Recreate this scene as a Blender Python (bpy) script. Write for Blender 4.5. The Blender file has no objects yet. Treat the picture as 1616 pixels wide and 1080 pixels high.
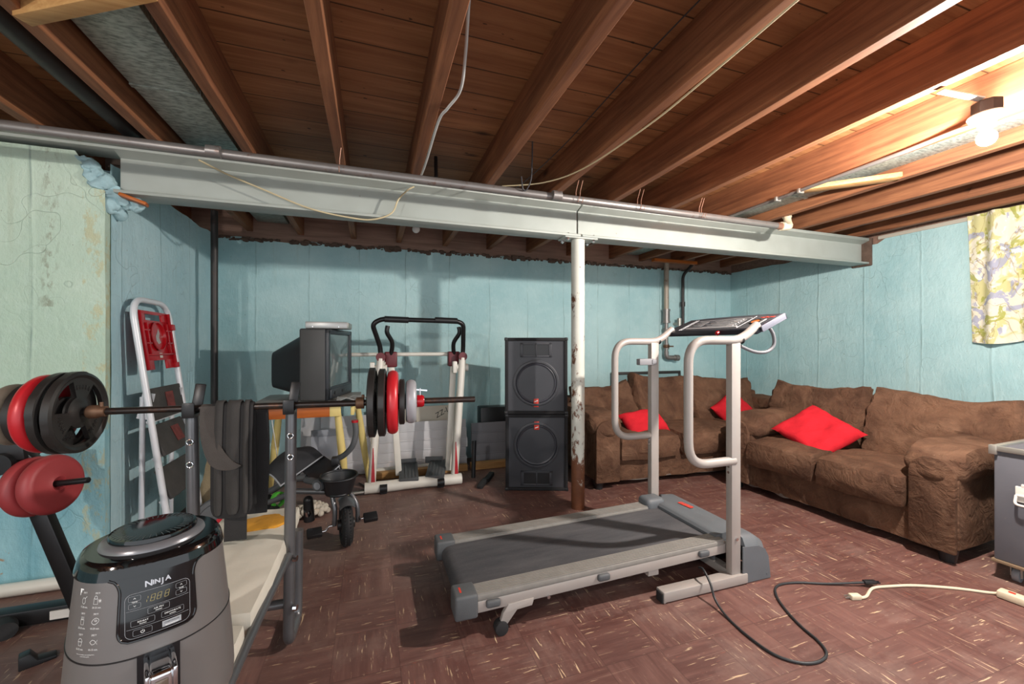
import bpy, bmesh, math, random
from mathutils import Vector, Matrix, noise
R = math.radians
rnd = random.Random(7)
scene = bpy.context.scene
COL = scene.collection

# ------------------------------------------------------------------ helpers
def lin(c):
    c = c / 255.0
    return c / 12.92 if c <= 0.04045 else ((c + 0.055) / 1.055) ** 2.4
def rgb(r, g, b):
    return (lin(r), lin(g), lin(b), 1.0)

class MB:
    """collects shapes into one mesh; M is applied to everything added"""
    def __init__(self, M=None):
        self.bm = bmesh.new()
        self.M = M or Matrix.Identity(4)
    def _merge(self, b, M=None):
        me = bpy.data.meshes.new('tmp')
        b.to_mesh(me); b.free()
        me.transform(self.M @ (M or Matrix.Identity(4)))
        self.bm.from_mesh(me)
        bpy.data.meshes.remove(me)
        return self
    def box(self, x0, x1, y0, y1, z0, z1, bev=0.0, seg=2, M=None):
        b = bmesh.new()
        bmesh.ops.create_cube(b, size=1)
        for v in b.verts:
            v.co = Vector((x0 + (v.co.x + .5) * (x1 - x0), y0 + (v.co.y + .5) * (y1 - y0), z0 + (v.co.z + .5) * (z1 - z0)))
        if bev > 0:
            bmesh.ops.bevel(b, geom=b.edges[:], offset=bev, segments=seg, profile=.5, affect='EDGES')
        return self._merge(b, M)
    def obox(self, c, size, rot=(0, 0, 0), bev=0.0, seg=2):
        M = Matrix.Translation(c) @ Matrix.Rotation(rot[2], 4, 'Z') @ Matrix.Rotation(rot[1], 4, 'Y') @ Matrix.Rotation(rot[0], 4, 'X')
        s = [v / 2 for v in size]
        return self.box(-s[0], s[0], -s[1], s[1], -s[2], s[2], bev, seg, M)
    def beam(self, p, q, w, h, up=(0, 0, 1), bev=0.0):
        """bar of section w x h from p to q (h along 'up')"""
        p, q = Vector(p), Vector(q)
        y = (q - p); L = y.length; y.normalize()
        u = Vector(up); x = y.cross(u).normalized(); z = x.cross(y)
        M = Matrix((x, y, z)).transposed().to_4x4(); M.translation = p
        return self.box(-w / 2, w / 2, 0, L, -h / 2, h / 2, bev, 2, M)
    def cyl(self, p, q, r, r2=None, seg=20, caps=True, bev=0.0):
        p, q = Vector(p), Vector(q)
        d = q - p; L = d.length
        b = bmesh.new()
        bmesh.ops.create_cone(b, cap_ends=caps, segments=seg, radius1=r, radius2=r if r2 is None else r2, depth=L)
        if bev > 0:
            es = [e for e in b.edges if abs(e.verts[0].co.z - e.verts[1].co.z) < 1e-6]
            bmesh.ops.bevel(b, geom=es, offset=bev, segments=2, profile=.5, affect='EDGES')
        M = Matrix.Translation((p + q) / 2) @ d.to_track_quat('Z', 'Y').to_matrix().to_4x4()
        return self._merge(b, M)
    def ball(self, c, r, sc=(1, 1, 1), seg=20, rot=None):
        b = bmesh.new()
        bmesh.ops.create_uvsphere(b, u_segments=seg, v_segments=max(8, seg // 2), radius=r)
        M = Matrix.Translation(c) @ (rot or Matrix.Identity(4)) @ Matrix.Diagonal((sc[0], sc[1], sc[2], 1))
        return self._merge(b, M)
    def tube(self, pts, r, seg=12, closed=False, flat=None):
        """round (or flat=(a,b) elliptic) section swept along pts"""
        P = [Vector(p) for p in pts]
        n = len(P)
        T = []
        for i in range(n):
            if closed:
                t = P[(i + 1) % n] - P[i - 1]
            else:
                t = P[min(i + 1, n - 1)] - P[max(i - 1, 0)]
            T.append(t.normalized())
        up = Vector((0, 0, 1)) if abs(T[0].z) < .9 else Vector((1, 0, 0))
        N = (up - T[0] * up.dot(T[0])).normalized()
        b = bmesh.new(); rings = []
        for i in range(n):
            N = (N - T[i] * N.dot(T[i])).normalized()
            B = T[i].cross(N)
            rr = r[i] if isinstance(r, (list, tuple)) else r
            ra, rb = (rr, rr) if flat is None else flat
            rings.append([b.verts.new(P[i] + N * math.cos(a) * ra + B * math.sin(a) * rb) for a in [2 * math.pi * k / seg for k in range(seg)]])
        m = n if closed else n - 1
        for i in range(m):
            A, C = rings[i], rings[(i + 1) % n]
            for k in range(seg):
                b.faces.new((A[k], A[(k + 1) % seg], C[(k + 1) % seg], C[k]))
        if not closed:
            b.faces.new(rings[0][::-1]); b.faces.new(rings[-1])
        bmesh.ops.recalc_face_normals(b, faces=b.faces[:])
        return self._merge(b)
    def lathe(self, prof, M=None, seg=40):
        """prof = [(r,z)...] turned about local z; M places it"""
        b = bmesh.new(); rings = []
        for r, z in prof:
            if r < 1e-6:
                rings.append([b.verts.new((0, 0, z))])
            else:
                rings.append([b.verts.new((r * math.cos(2 * math.pi * k / seg), r * math.sin(2 * math.pi * k / seg), z)) for k in range(seg)])
        for A, C in zip(rings, rings[1:]):
            for k in range(seg):
                k2 = (k + 1) % seg
                if len(A) == 1 and len(C) == 1: continue
                if len(A) == 1: b.faces.new((A[0], C[k2], C[k]))
                elif len(C) == 1: b.faces.new((A[k], A[k2], C[0]))
                else: b.faces.new((A[k], A[k2], C[k2], C[k]))
        bmesh.ops.recalc_face_normals(b, faces=b.faces[:])
        return self._merge(b, M)
    def prism(self, poly, h, M=None, bev=0.0):
        """poly in local xy, raised to z=h"""
        b = bmesh.new()
        lo = [b.verts.new((x, y, 0)) for x, y in poly]
        hi = [b.verts.new((x, y, h)) for x, y in poly]
        b.faces.new(lo[::-1]); b.faces.new(hi)
        n = len(poly)
        for i in range(n):
            b.faces.new((lo[i], lo[(i + 1) % n], hi[(i + 1) % n], hi[i]))
        bmesh.ops.recalc_face_normals(b, faces=b.faces[:])
        if bev > 0:
            bmesh.ops.bevel(b, geom=b.edges[:], offset=bev, segments=2, profile=.5, affect='EDGES')
        return self._merge(b, M)
    def cushion(self, size, M, k=.5, n=18, amp=.012, freq=5.0, seed=0, fn=None, wr=0.0, wdir=(1, 6, 1)):
        """soft block: cube blended toward a sphere, wrinkled"""
        b = bmesh.new()
        bmesh.ops.create_cube(b, size=2)
        bmesh.ops.subdivide_edges(b, edges=b.edges[:], cuts=n, use_grid_fill=True)
        off = Vector((seed * 3.7, seed * 1.3, seed * 5.1))
        b.normal_update()
        for v in b.verts:
            x, y, z = v.co
            s = Vector((x * math.sqrt(max(0, 1 - y * y / 2 - z * z / 2 + y * y * z * z / 3)),
                        y * math.sqrt(max(0, 1 - x * x / 2 - z * z / 2 + x * x * z * z / 3)),
                        z * math.sqrt(max(0, 1 - x * x / 2 - y * y / 2 + x * x * y * y / 3))))
            c = v.co.copy()
            q = c.lerp(s, k)
            q = Vector((q.x * size[0] / 2, q.y * size[1] / 2, q.z * size[2] / 2))
            if fn: q = fn(q, c)
            nd = s.normalized()
            w = noise.fractal(q * freq + off, 1.0, 2.0, 4) * amp
            if wr: w += noise.noise(Vector((q.x * wdir[0], q.y * wdir[1], q.z * wdir[2])) * 3 + off) * wr
            v.co = q + nd * w
        return self._merge(b, M)
    def grid(self, f, nu, nv, thick=0.0, closeu=False):
        """surface f(u,v), u,v in 0..1"""
        b = bmesh.new()
        V = [[b.verts.new(f(i / nu, j / nv)) for j in range(nv + 1)] for i in range(nu + (0 if closeu else 1))]
        nn = len(V)
        for i in range(nu):
            for j in range(nv):
                b.faces.new((V[i][j], V[(i + 1) % nn][j], V[(i + 1) % nn][j + 1], V[i][j + 1]))
        bmesh.ops.recalc_face_normals(b, faces=b.faces[:])
        if thick:
            bmesh.ops.solidify(b, geom=b.faces[:], thickness=thick)
        return self._merge(b)
    def mesh(self, name, loc=None, ang=38):
        me = bpy.data.meshes.new(name)
        self.bm.to_mesh(me); self.bm.free()
        if loc is not None:
            me.transform(Matrix.Translation(-Vector(loc)))
        for p in me.polygons: p.use_smooth = True
        me.set_sharp_from_angle(angle=R(ang))
        return me

def fillet(pts, r, n=6):
    """round the corners of a polyline"""
    P = [Vector(p) for p in pts]; out = [P[0]]
    for i in range(1, len(P) - 1):
        a, b, c = P[i - 1], P[i], P[i + 1]
        d1, d2 = (a - b), (c - b)
        rr = min(r, d1.length * .49, d2.length * .49)
        s, e = b + d1.normalized() * rr, b + d2.normalized() * rr
        for k in range(n + 1):
            t = k / n
            out.append(s * (1 - t) ** 2 + b * 2 * t * (1 - t) + e * t * t)
    out.append(P[-1]); return out
def smooth(pts, n=6):
    """Catmull-Rom through pts"""
    P = [Vector(p) for p in pts]; out = []
    for i in range(len(P) - 1):
        a = P[max(i - 1, 0)]; b = P[i]; c = P[i + 1]; d = P[min(i + 2, len(P) - 1)]
        for k in range(n):
            t = k / n
            out.append(.5 * (2 * b + (c - a) * t + (2 * a - 5 * b + 4 * c - d) * t * t + (3 * b - a - 3 * c + d) * t ** 3))
    out.append(P[-1]); return out

class Root:
    pass
def thing(name, label, cat, loc=(0, 0, 0), rotz=0.0, group=None, local=False):
    """Empty at the thing's base. local=True: parts are built in its own frame; else in room coordinates"""
    o = bpy.data.objects.new(name, None)
    o.empty_display_size = .1
    COL.objects.link(o); o.location = loc; o.rotation_euler = (0, 0, rotz)
    o['label'] = label; o['category'] = cat
    if group: o['group'] = group
    o['_l'] = 1 if local else 0
    return o
BASE = {}
def base_of(p):
    while p.parent: p = p.parent
    return p
def part(name, mb, mat, parent, label=None, ang=38, kind=None):
    b = base_of(parent)
    loc = None if b.get('_l', 0) else b.location
    me = mb.mesh(name, loc, ang)
    me.materials.append(mat)
    o = bpy.data.objects.new(name, me); COL.objects.link(o); o.parent = parent
    if label: o['label'] = label
    if kind: o['kind'] = kind
    return o
def single(name, mb, mat, label, cat, group=None, ang=38, kind=None, loc=(0, 0, 0)):
    me = mb.mesh(name, loc, ang); me.materials.append(mat)
    o = bpy.data.objects.new(name, me); COL.objects.link(o); o.location = loc; o['_l'] = 0
    o['label'] = label; o['category'] = cat
    if group: o['group'] = group
    if kind: o['kind'] = kind
    return o
def struct(name, mb, mat, label=None, ang=38):
    me = mb.mesh(name, None, ang); me.materials.append(mat)
    o = bpy.data.objects.new(name, me); COL.objects.link(o); o['kind'] = 'structure'; o['_l'] = 0
    return o
def dup(root, loc, rotz=None, label=None):
    r = root.copy(); COL.objects.link(r); r.location = loc
    if rotz is not None: r.rotation_euler = (0, 0, rotz)
    if label: r['label'] = label
    for ch in list(root.children):
        c = ch.copy(); COL.objects.link(c); c.parent = r
        for g in list(ch.children):
            d = g.copy(); COL.objects.link(d); d.parent = c
    return r

# ------------------------------------------------------------------ materials
MATS = {}
class NT:
    def __init__(self, name):
        m = bpy.data.materials.new(name); m.use_nodes = True
        self.m = m; self.t = m.node_tree; self.bsdf = self.t.nodes['Principled BSDF']
        self.tc = self.t.nodes.new('ShaderNodeTexCoord')
        MATS[name] = m
    def n(self, typ, **kw):
        o = self.t.nodes.new(typ)
        for k, v in kw.items():
            if k in o.inputs.keys() if hasattr(o.inputs, 'keys') else False: o.inputs[k].default_value = v
            else: setattr(o, k, v)
        return o
    def link(self, a, b): self.t.links.new(a, b)
    def map(self, scale=(1, 1, 1), rot=(0, 0, 0), loc=(0, 0, 0), src=None):
        mp = self.t.nodes.new('ShaderNodeMapping')
        mp.inputs['Scale'].default_value = scale; mp.inputs['Rotation'].default_value = rot; mp.inputs['Location'].default_value = loc
        self.link(src or self.tc.outputs['Object'], mp.inputs['Vector'])
        return mp.outputs['Vector']
    def noise(self, scale, vec=None, detail=4, rough=.55, dist=0.0):
        o = self.t.nodes.new('ShaderNodeTexNoise')
        o.inputs['Scale'].default_value = scale; o.inputs['Detail'].default_value = detail
        o.inputs['Roughness'].default_value = rough; o.inputs['Distortion'].default_value = dist
        self.link(vec or self.tc.outputs['Object'], o.inputs['Vector'])
        return o.outputs['Fac']
    def ramp(self, fac, stops, interp='LINEAR'):
        o = self.t.nodes.new('ShaderNodeValToRGB'); cr = o.color_ramp; cr.interpolation = interp
        while len(cr.elements) < len(stops): cr.elements.new(.5)
        for e, (p, c) in zip(cr.elements, stops):
            e.position = p; e.color = c if len(c) == 4 else (*c, 1)
        self.link(fac, o.inputs['Fac']); return o.outputs['Color']
    def mask(self, fac, a, b):
        return self.ramp(fac, [(a, (0, 0, 0)), (b, (1, 1, 1))])
    def mix(self, fac, a, b, mode='MIX'):
        o = self.t.nodes.new('ShaderNodeMix'); o.data_type = 'RGBA'; o.blend_type = mode; o.clamp_result = False
        for s, v in ((o.inputs[0], fac), (o.inputs[6], a), (o.inputs[7], b)):
            if hasattr(v, 'is_linked') or hasattr(v, 'links'): self.link(v, s)
            else: s.default_value = v
        return o.outputs[2]
    def math(self, op, a, b=0.0, c=None):
        o = self.t.nodes.new('ShaderNodeMath'); o.operation = op
        for s, v in zip(o.inputs, (a, b, c)):
            if v is None: continue
            if hasattr(v, 'links'): self.link(v, s)
            else: s.default_value = v
        return o.outputs[0]
    def xyz(self, vec=None):
        o = self.t.nodes.new('ShaderNodeSeparateXYZ'); self.link(vec or self.tc.outputs['Object'], o.inputs[0]); return o.outputs
    def bump(self, h, strength=.3, dist=.01, prev=None):
        o = self.t.nodes.new('ShaderNodeBump'); o.inputs['Strength'].default_value = strength; o.inputs['Distance'].default_value = dist
        self.link(h, o.inputs['Height'])
        if prev: self.link(prev, o.inputs['Normal'])
        return o.outputs['Normal']
    def out(self, color=None, rough=.6, metal=0.0, normal=None, spec=None, **kw):
        B = self.bsdf
        for nm, v in (('Base Color', color), ('Roughness', rough), ('Metallic', metal), ('Normal', normal), ('Specular IOR Level', spec)):
            if v is None: continue
            if hasattr(v, 'links'): self.link(v, B.inputs[nm])
            else: B.inputs[nm].default_value = v
        for k, v in kw.items(): B.inputs[k].default_value = v
        return self.m

def simple(name, c, rough=.5, metal=0.0, var=.12, scale=12, bump=0.0, bscale=60, spec=None, **kw):
    t = NT(name)
    n = t.noise(scale, detail=5)
    c2 = tuple(x * (1 - 2 * var) for x in c[:3]) + (1,)
    c1 = tuple(min(1, x * (1 + var)) for x in c[:3]) + (1,)
    colr = t.mix(n, c2, c1)
    nr = t.bump(t.noise(bscale, detail=6), bump, .004) if bump else None
    return t.out(colr, rough, metal, nr, spec, **kw)

def m_wall(name, base, pale, flake, z_worn=None):
    t = NT(name)
    x, y, z = t.xyz()
    big = t.noise(1.3, detail=5); fine = t.noise(14, detail=6, rough=.65)
    c = t.mix(t.mask(big, .35, .7), base, pale)
    c = t.mix(t.math('MULTIPLY', t.mask(fine, .5, .8), .18), c, rgb(225, 240, 238))
    # scuffs, chips
    chips = t.mask(t.noise(9, t.map((1, 1, .6)), detail=8, rough=.75), .70, .735)
    c = t.mix(t.math('MULTIPLY', chips, .75), c, flake)
    specks = t.mask(t.noise(48, detail=3), .70, .75)
    c = t.mix(t.math('MULTIPLY', specks, .6), c, rgb(120, 120, 105))
    streak = t.mask(t.noise(6, t.map((2.5, 2.5, .12)), detail=5), .62, .78)
    c = t.mix(t.math('MULTIPLY', streak, .22), c, rgb(150, 150, 120))
    if z_worn:
        # lower band, older blue paint with bare patches
        zz = t.math('ADD', z, t.math('MULTIPLY', t.math('SUBTRACT', t.noise(3.2, detail=6), .5), .5))
        low = t.ramp(t.math('MULTIPLY', zz, 1.0), [(z_worn - .03, (1, 1, 1)), (z_worn + .05, (0, 0, 0))])
        blue = t.mix(t.mask(t.noise(5, t.map((1, 1, .35)), detail=6), .35, .7), rgb(122, 172, 184), rgb(164, 206, 212))
        c = t.mix(low, c, blue)
        xs = t.math('ABSOLUTE', t.math('ADD', x, t.math('ADD', 1.585, t.math('MULTIPLY', t.math('SUBTRACT', t.noise(3, detail=2), .5), .06))))
        st = t.math('MULTIPLY', t.ramp(xs, [(.0, (1, 1, 1)), (.05, (0, 0, 0))]), t.mask(t.noise(24, t.map((1, 1, .5)), detail=6, rough=.7), .50, .60))
        c = t.mix(t.math('MULTIPLY', t.math('MULTIPLY', st, t.math('GREATER_THAN', z, 1.45)), .6), c, rgb(120, 112, 88))
        ed = t.math('MULTIPLY', t.math('GREATER_THAN', x, -1.45), t.mask(t.noise(18, t.map((1, 1, .6)), detail=6, rough=.7), .5, .58))
        c = t.mix(t.math('MULTIPLY', ed, .55), c, rgb(190, 180, 130))
        br = t.mask(t.noise(7, detail=7, rough=.7), .66, .69)
        c = t.mix(t.math('MULTIPLY', br, low), c, rgb(165, 135, 105))
    # board-form joints: thin vertical ridges
    s = t.math('ADD', t.math('MULTIPLY', x, 1.0), t.math('MULTIPLY', y, 1.0))
    s = t.math('ADD', s, t.math('MULTIPLY', t.noise(2, detail=2), .03))
    fr = t.math('ABSOLUTE', t.math('SUBTRACT', t.math('FRACT', t.math('MULTIPLY', s, 1 / .46)), .5))
    ridge = t.ramp(fr, [(0.0, (1, 1, 1)), (.03, (0, 0, 0))])
    seam = t.math('MULTIPLY', t.ramp(fr, [(0.0, (1, 1, 1)), (.014, (0, 0, 0))]), t.mask(t.noise(2.5, detail=4), .42, .6))
    c = t.mix(t.math('MULTIPLY', seam, .6), c, rgb(95, 120, 118))
    vor = t.n('ShaderNodeTexVoronoi'); vor.feature = 'DISTANCE_TO_EDGE'; vor.inputs['Scale'].default_value = 1.7
    wv = t.n('ShaderNodeVectorMath'); wv.operation = 'ADD'
    nn = t.t.nodes.new('ShaderNodeTexNoise'); nn.inputs['Scale'].default_value = 3
    t.link(t.tc.outputs['Object'], nn.inputs['Vector']); t.link(t.map((1, 1, .8)), wv.inputs[0]); t.link(nn.outputs['Color'], wv.inputs[1])
    t.link(wv.outputs[0], vor.inputs['Vector'])
    crack = t.math('MULTIPLY', t.ramp(vor.outputs['Distance'], [(0, (1, 1, 1)), (.006, (0, 0, 0))]), t.mask(t.noise(1.4, detail=2), .46, .6))
    c = t.mix(t.math('MULTIPLY', crack, .16), c, rgb(100, 125, 122))
    h = t.math('ADD', t.math('MULTIPLY', ridge, .22), t.math('MULTIPLY', t.noise(7, t.map((1, 1, .5)), detail=7, rough=.6), 1.0))
    h = t.math('ADD', h, t.math('MULTIPLY', chips, -.4)); h = t.math('ADD', h, t.math('MULTIPLY', t.noise(38, t.map((1, 1, .6)), detail=6, rough=.65), .45)); h = t.math('ADD', h, t.math('MULTIPLY', crack, -.2))
    return t.out(c, .62, 0, t.bump(h, .6, .022), .35)

def m_floor():
    t = NT('floor_tiles')
    S = .253
    v = t.map((1 / S, 1 / S, 1 / S), loc=(-.609 / S, -1.402 / S, 0))
    x, y, z = t.xyz(v)
    par = t.math('MODULO', t.math('ABSOLUTE', t.math('ADD', t.math('FLOOR', x), t.math('FLOOR', y))), 2.0)
    par = t.math('GREATER_THAN', par, .5)
    fx = t.math('ABSOLUTE', t.math('SUBTRACT', t.math('FRACT', x), .5)); fy = t.math('ABSOLUTE', t.math('SUBTRACT', t.math('FRACT', y), .5))
    edge = t.math('MAXIMUM', fx, fy)
    def streaks(sc, a, b, dist):
        n1 = t.noise(1, t.map((sc[0], sc[1], 1)), detail=4, rough=.6, dist=dist)
        n2 = t.noise(1, t.map((sc[1], sc[0], 1), loc=(3.1, 7.7, 0)), detail=4, rough=.6, dist=dist)
        return t.mask(t.math('ADD', t.math('MULTIPLY', n1, par), t.math('MULTIPLY', n2, t.math('SUBTRACT', 1, par))), a, b)
    wn = t.n('ShaderNodeTexWhiteNoise'); wn.noise_dimensions = '2D'
    fl = t.n('ShaderNodeVectorMath'); fl.operation = 'FLOOR'; t.link(v, fl.inputs[0]); t.link(fl.outputs[0], wn.inputs['Vector'])
    big = t.noise(1.1, detail=4)
    base = t.mix(t.mask(big, .3, .7), rgb(86, 56, 51), rgb(112, 77, 70))
    base = t.mix(t.math('MULTIPLY', wn.outputs['Value'], .22), base, rgb(84, 54, 50))
    soft = streaks((3, 26), .40, .75, .3)
    base = t.mix(t.math('MULTIPLY', soft, .45), base, rgb(146, 108, 97))
    cream = streaks((7.5, 88), .625, .665, .25)
    dens = t.mask(t.noise(2.6, detail=3), .30, .52)
    c = t.mix(t.math('MULTIPLY', t.math('MULTIPLY', cream, .85), dens), base, rgb(222, 194, 156))
    red = streaks((9, 105), .645, .69, .35)
    c = t.mix(t.math('MULTIPLY', t.math('MULTIPLY', red, .6), t.mask(t.noise(1.9, t.map(loc=(5, 5, 0)), detail=3), .42, .6)), c, rgb(184, 98, 72))
    # dust, scuffs, scratches
    dust = t.mask(t.noise(2.6, detail=7, rough=.7), .5, .78)
    c = t.mix(t.math('MULTIPLY', dust, .5), c, rgb(156, 134, 124))
    spots = t.mask(t.noise(34, detail=3), .68, .72)
    c = t.mix(t.math('MULTIPLY', spots, .18), c, rgb(185, 170, 155))
    for k, (ang, sc) in enumerate(((.5, 2.0), (-.9, 2.6), (1.9, 1.8))):
        wv = t.noise(1, t.map((.9 * sc, 95 * sc, 1), rot=(0, 0, ang), loc=(k * 4.4, k, 0)), detail=2, dist=.1)
        c = t.mix(t.math('MULTIPLY', t.mask(wv, .70, .74), .4), c, rgb(178, 148, 132))
    seam = t.ramp(edge, [(.490, (0, 0, 0)), (.497, (1, 1, 1))])
    c = t.mix(t.math('MULTIPLY', seam, .38), c, rgb(58, 38, 35))
    # grey dust drifting in toward the alcove
    xx, yy, _ = t.xyz()
    far = t.math('MULTIPLY', t.ramp(t.math('MULTIPLY', t.math('SUBTRACT', yy, xx), .2), [(.30, (0, 0, 0)), (.62, (1, 1, 1))]), .5)
    c = t.mix(t.math('MULTIPLY', far, t.mask(t.noise(3.5, detail=6), .3, .65)), c, rgb(136, 116, 106))
    rough = t.ramp(t.noise(4, detail=6), [(.3, (.38,) * 3), (.7, (.58,) * 3)])
    h = t.math('SUBTRACT', t.noise(40, detail=5), t.math('MULTIPLY', seam, .6))
    return t.out(c, rough, 0, t.bump(h, .12, .004), .4)

def m_wood(name, dark, light, axis='Y', knots=True, rough=.6, plank=None, sc=1.0):
    t = NT(name)
    st = {'Y': (28, 1.4, 28), 'X': (1.4, 28, 28), 'Z': (28, 28, 1.4)}[axis]
    g = t.noise(sc, t.map(st), detail=6, rough=.65, dist=.6)
    c = t.mix(t.mask(g, .3, .72), dark, light)
    bl = t.noise(1.7 * sc, detail=4)
    c = t.mix(t.math('MULTIPLY', t.mask(bl, .45, .75), .45), c, tuple(v * .55 for v in dark[:3]) + (1,))
    hgt = g
    if plank:
        x, y, z = t.xyz()
        p = t.math('MULTIPLY', y, 1 / plank)
        wn = t.n('ShaderNodeTexWhiteNoise'); wn.noise_dimensions = '1D'; t.link(t.math('FLOOR', p), wn.inputs['W'])
        c = t.mix(t.math('MULTIPLY', wn.outputs['Value'], .55), c, tuple(v * .6 for v in dark[:3]) + (1,))
        e = t.math('ABSOLUTE', t.math('SUBTRACT', t.math('FRACT', p), .5))
        gap = t.ramp(e, [(.475, (0, 0, 0)), (.492, (1, 1, 1))])
        c = t.mix(t.math('MULTIPLY', gap, .85), c, rgb(28, 16, 10))
        hgt = t.math('SUBTRACT', g, t.math('MULTIPLY', gap, 2.0))
        nail = t.mask(t.noise(1, t.map((16, 34, 1)), detail=1), .76, .79)
        c = t.mix(t.math('MULTIPLY', nail, .8), c, rgb(30, 18, 12))
    if knots:
        vo = t.n('ShaderNodeTexVoronoi'); vo.inputs['Scale'].default_value = 1.0
        ks = {'Y': (5, 2.2, 5), 'X': (2.2, 5, 5), 'Z': (5, 5, 2.2)}[axis]
        t.link(t.map(ks), vo.inputs['Vector'])
        kn = t.ramp(vo.outputs['Distance'], [(0.04, (1, 1, 1)), (.16, (0, 0, 0))])
        sel = t.math('GREATER_THAN', t.noise(.9, detail=1), .46)
        c = t.mix(t.math('MULTIPLY', t.math('MULTIPLY', kn, sel), .85), c, rgb(40, 20, 12))
    return t.out(c, rough, 0, t.bump(hgt, .25, .004), .3)

def m_galv():
    t = NT('galvanised_steel')
    vo = t.n('ShaderNodeTexVoronoi'); vo.inputs['Scale'].default_value = 45
    t.link(t.map((1, 2.2, 1)), vo.inputs['Vector'])
    n = t.noise(30, t.map((1, 2.5, 1)), detail=5)
    c = t.mix(t.mask(n, .36, .62), rgb(104, 114, 108), rgb(176, 186, 178))
    c = t.mix(t.math('MULTIPLY', t.noise(90, detail=2), .3), c, rgb(205, 210, 200))
    return t.out(c, .5, .35, t.bump(n, .08, .003))

def m_post():
    t = NT('rusty_white_paint')
    x, y, z = t.xyz()
    n = t.noise(11, t.map((1, 1, .6)), detail=8, rough=.72)
    low = t.ramp(z, [(.10, (1, 1, 1)), (.55, (0, 0, 0))])
    mid = t.ramp(t.math('MULTIPLY', z, .5), [(.80, (1, 1, 1)), (.84, (0, 0, 0))])
    band = t.ramp(t.math('ABSOLUTE', t.math('SUBTRACT', z, 1.60)), [(.03, (1, 1, 1)), (.10, (0, 0, 0))])
    lft = t.ramp(t.math('ADD', t.math('MULTIPLY', x, 6.0), .5), [(.2, (1, 1, 1)), (.55, (0, 0, 0))])
    thr = t.math('ADD', t.math('ADD', n, t.math('MULTIPLY', low, .30)), t.math('MULTIPLY', mid, .025))
    thr = t.math('ADD', t.math('ADD', thr, t.math('MULTIPLY', t.math('MULTIPLY', lft, mid), .05)), t.math('MULTIPLY', band, .05))
    rust = t.mask(thr, .60, .66)
    paint = t.mix(t.noise(6, detail=4), rgb(196, 196, 184), rgb(226, 226, 216))
    rc = t.mix(t.noise(20, detail=5), rgb(82, 48, 32), rgb(134, 84, 54))
    c = t.mix(rust, paint, rc)
    return t.out(c, .55, 0, t.bump(t.math('MULTIPLY', rust, -1), .3, .003))

def m_suede(name, a, b, nap):
    t = NT(name)
    n = t.noise(4, detail=7, rough=.65, dist=.6); f = t.noise(160, detail=3)
    c = t.mix(t.mask(n, .35, .68), a, b)
    c = t.mix(t.math('MULTIPLY', t.mask(t.noise(5, detail=7, dist=.9), .50, .78), .55), c, nap)
    c = t.mix(t.math('MULTIPLY', t.mask(t.noise(130, detail=1), .80, .82), .5), c, rgb(190, 175, 160))
    h = t.math('ADD', t.math('MULTIPLY', t.noise(11, t.map((1, 1, 1)), detail=6, dist=1.5), 1.0), t.math('MULTIPLY', f, .15))
    m = t.out(c, .95, 0, t.bump(h, .7, .03), .1)
    t.bsdf.inputs['Sheen Weight'].default_value = .25; t.bsdf.inputs['Sheen Roughness'].default_value = .4
    t.bsdf.inputs['Sheen Tint'].default_value = nap
    return m

def m_curtain():
    t = NT('printed_curtain_cloth')
    def blob(sc, a, b, loc): return t.mask(t.noise(sc, t.map((1, 1, .8), loc=loc), detail=3, rough=.6, dist=.8), a, b)
    c = t.mix(t.noise(12, detail=5), rgb(214, 206, 184), rgb(238, 232, 214))
    c = t.mix(t.math('MULTIPLY', blob(7, .49, .54, (0, 0, 0)), .7), c, rgb(196, 190, 112))
    c = t.mix(t.math('MULTIPLY', blob(10, .56, .60, (3, 1, 7)), .85), c, rgb(164, 166, 78))
    c = t.mix(t.math('MULTIPLY', blob(9, .58, .61, (9, 4, 2)), .75), c, rgb(152, 156, 190))
    c = t.mix(t.math('MULTIPLY', blob(11, .59, .62, (5, 8, 1)), .8), c, rgb(232, 232, 226))
    ln = t.math('ABSOLUTE', t.math('SUBTRACT', t.noise(7, t.map((1, 1, .5), loc=(2, 2, 2)), detail=3, dist=1.0), .5))
    c = t.mix(t.math('MULTIPLY', t.ramp(ln, [(.0, (1, 1, 1)), (.02, (0, 0, 0))]), .7), c, rgb(150, 126, 72))
    return t.out(c, .85, 0, None, .2)

def m_rust_metal(name, a, b, rough=.45, metal=.6, thr=(.5, .62), rustc=rgb(104, 70, 50)):
    t = NT(name)
    n = t.noise(16, detail=8, rough=.7)
    c = t.mix(t.noise(5, detail=3), a, b)
    c = t.mix(t.mask(n, *thr), c, rustc)
    return t.out(c, rough, metal, t.bump(n, .15, .003))

def m_belt():
    t = NT('tread_belt_rubber')
    n = t.noise(2.5, t.map((.6, 3, 1)), detail=7, rough=.7)
    c = t.mix(t.mask(n, .35, .75), rgb(60, 60, 64), rgb(92, 90, 92))
    c = t.mix(t.math('MULTIPLY', t.mask(t.noise(150, detail=2), .6, .8), .2), c, rgb(140, 136, 132))
    return t.out(c, .7, 0, t.bump(t.noise(300, detail=2), .1, .001))

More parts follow.
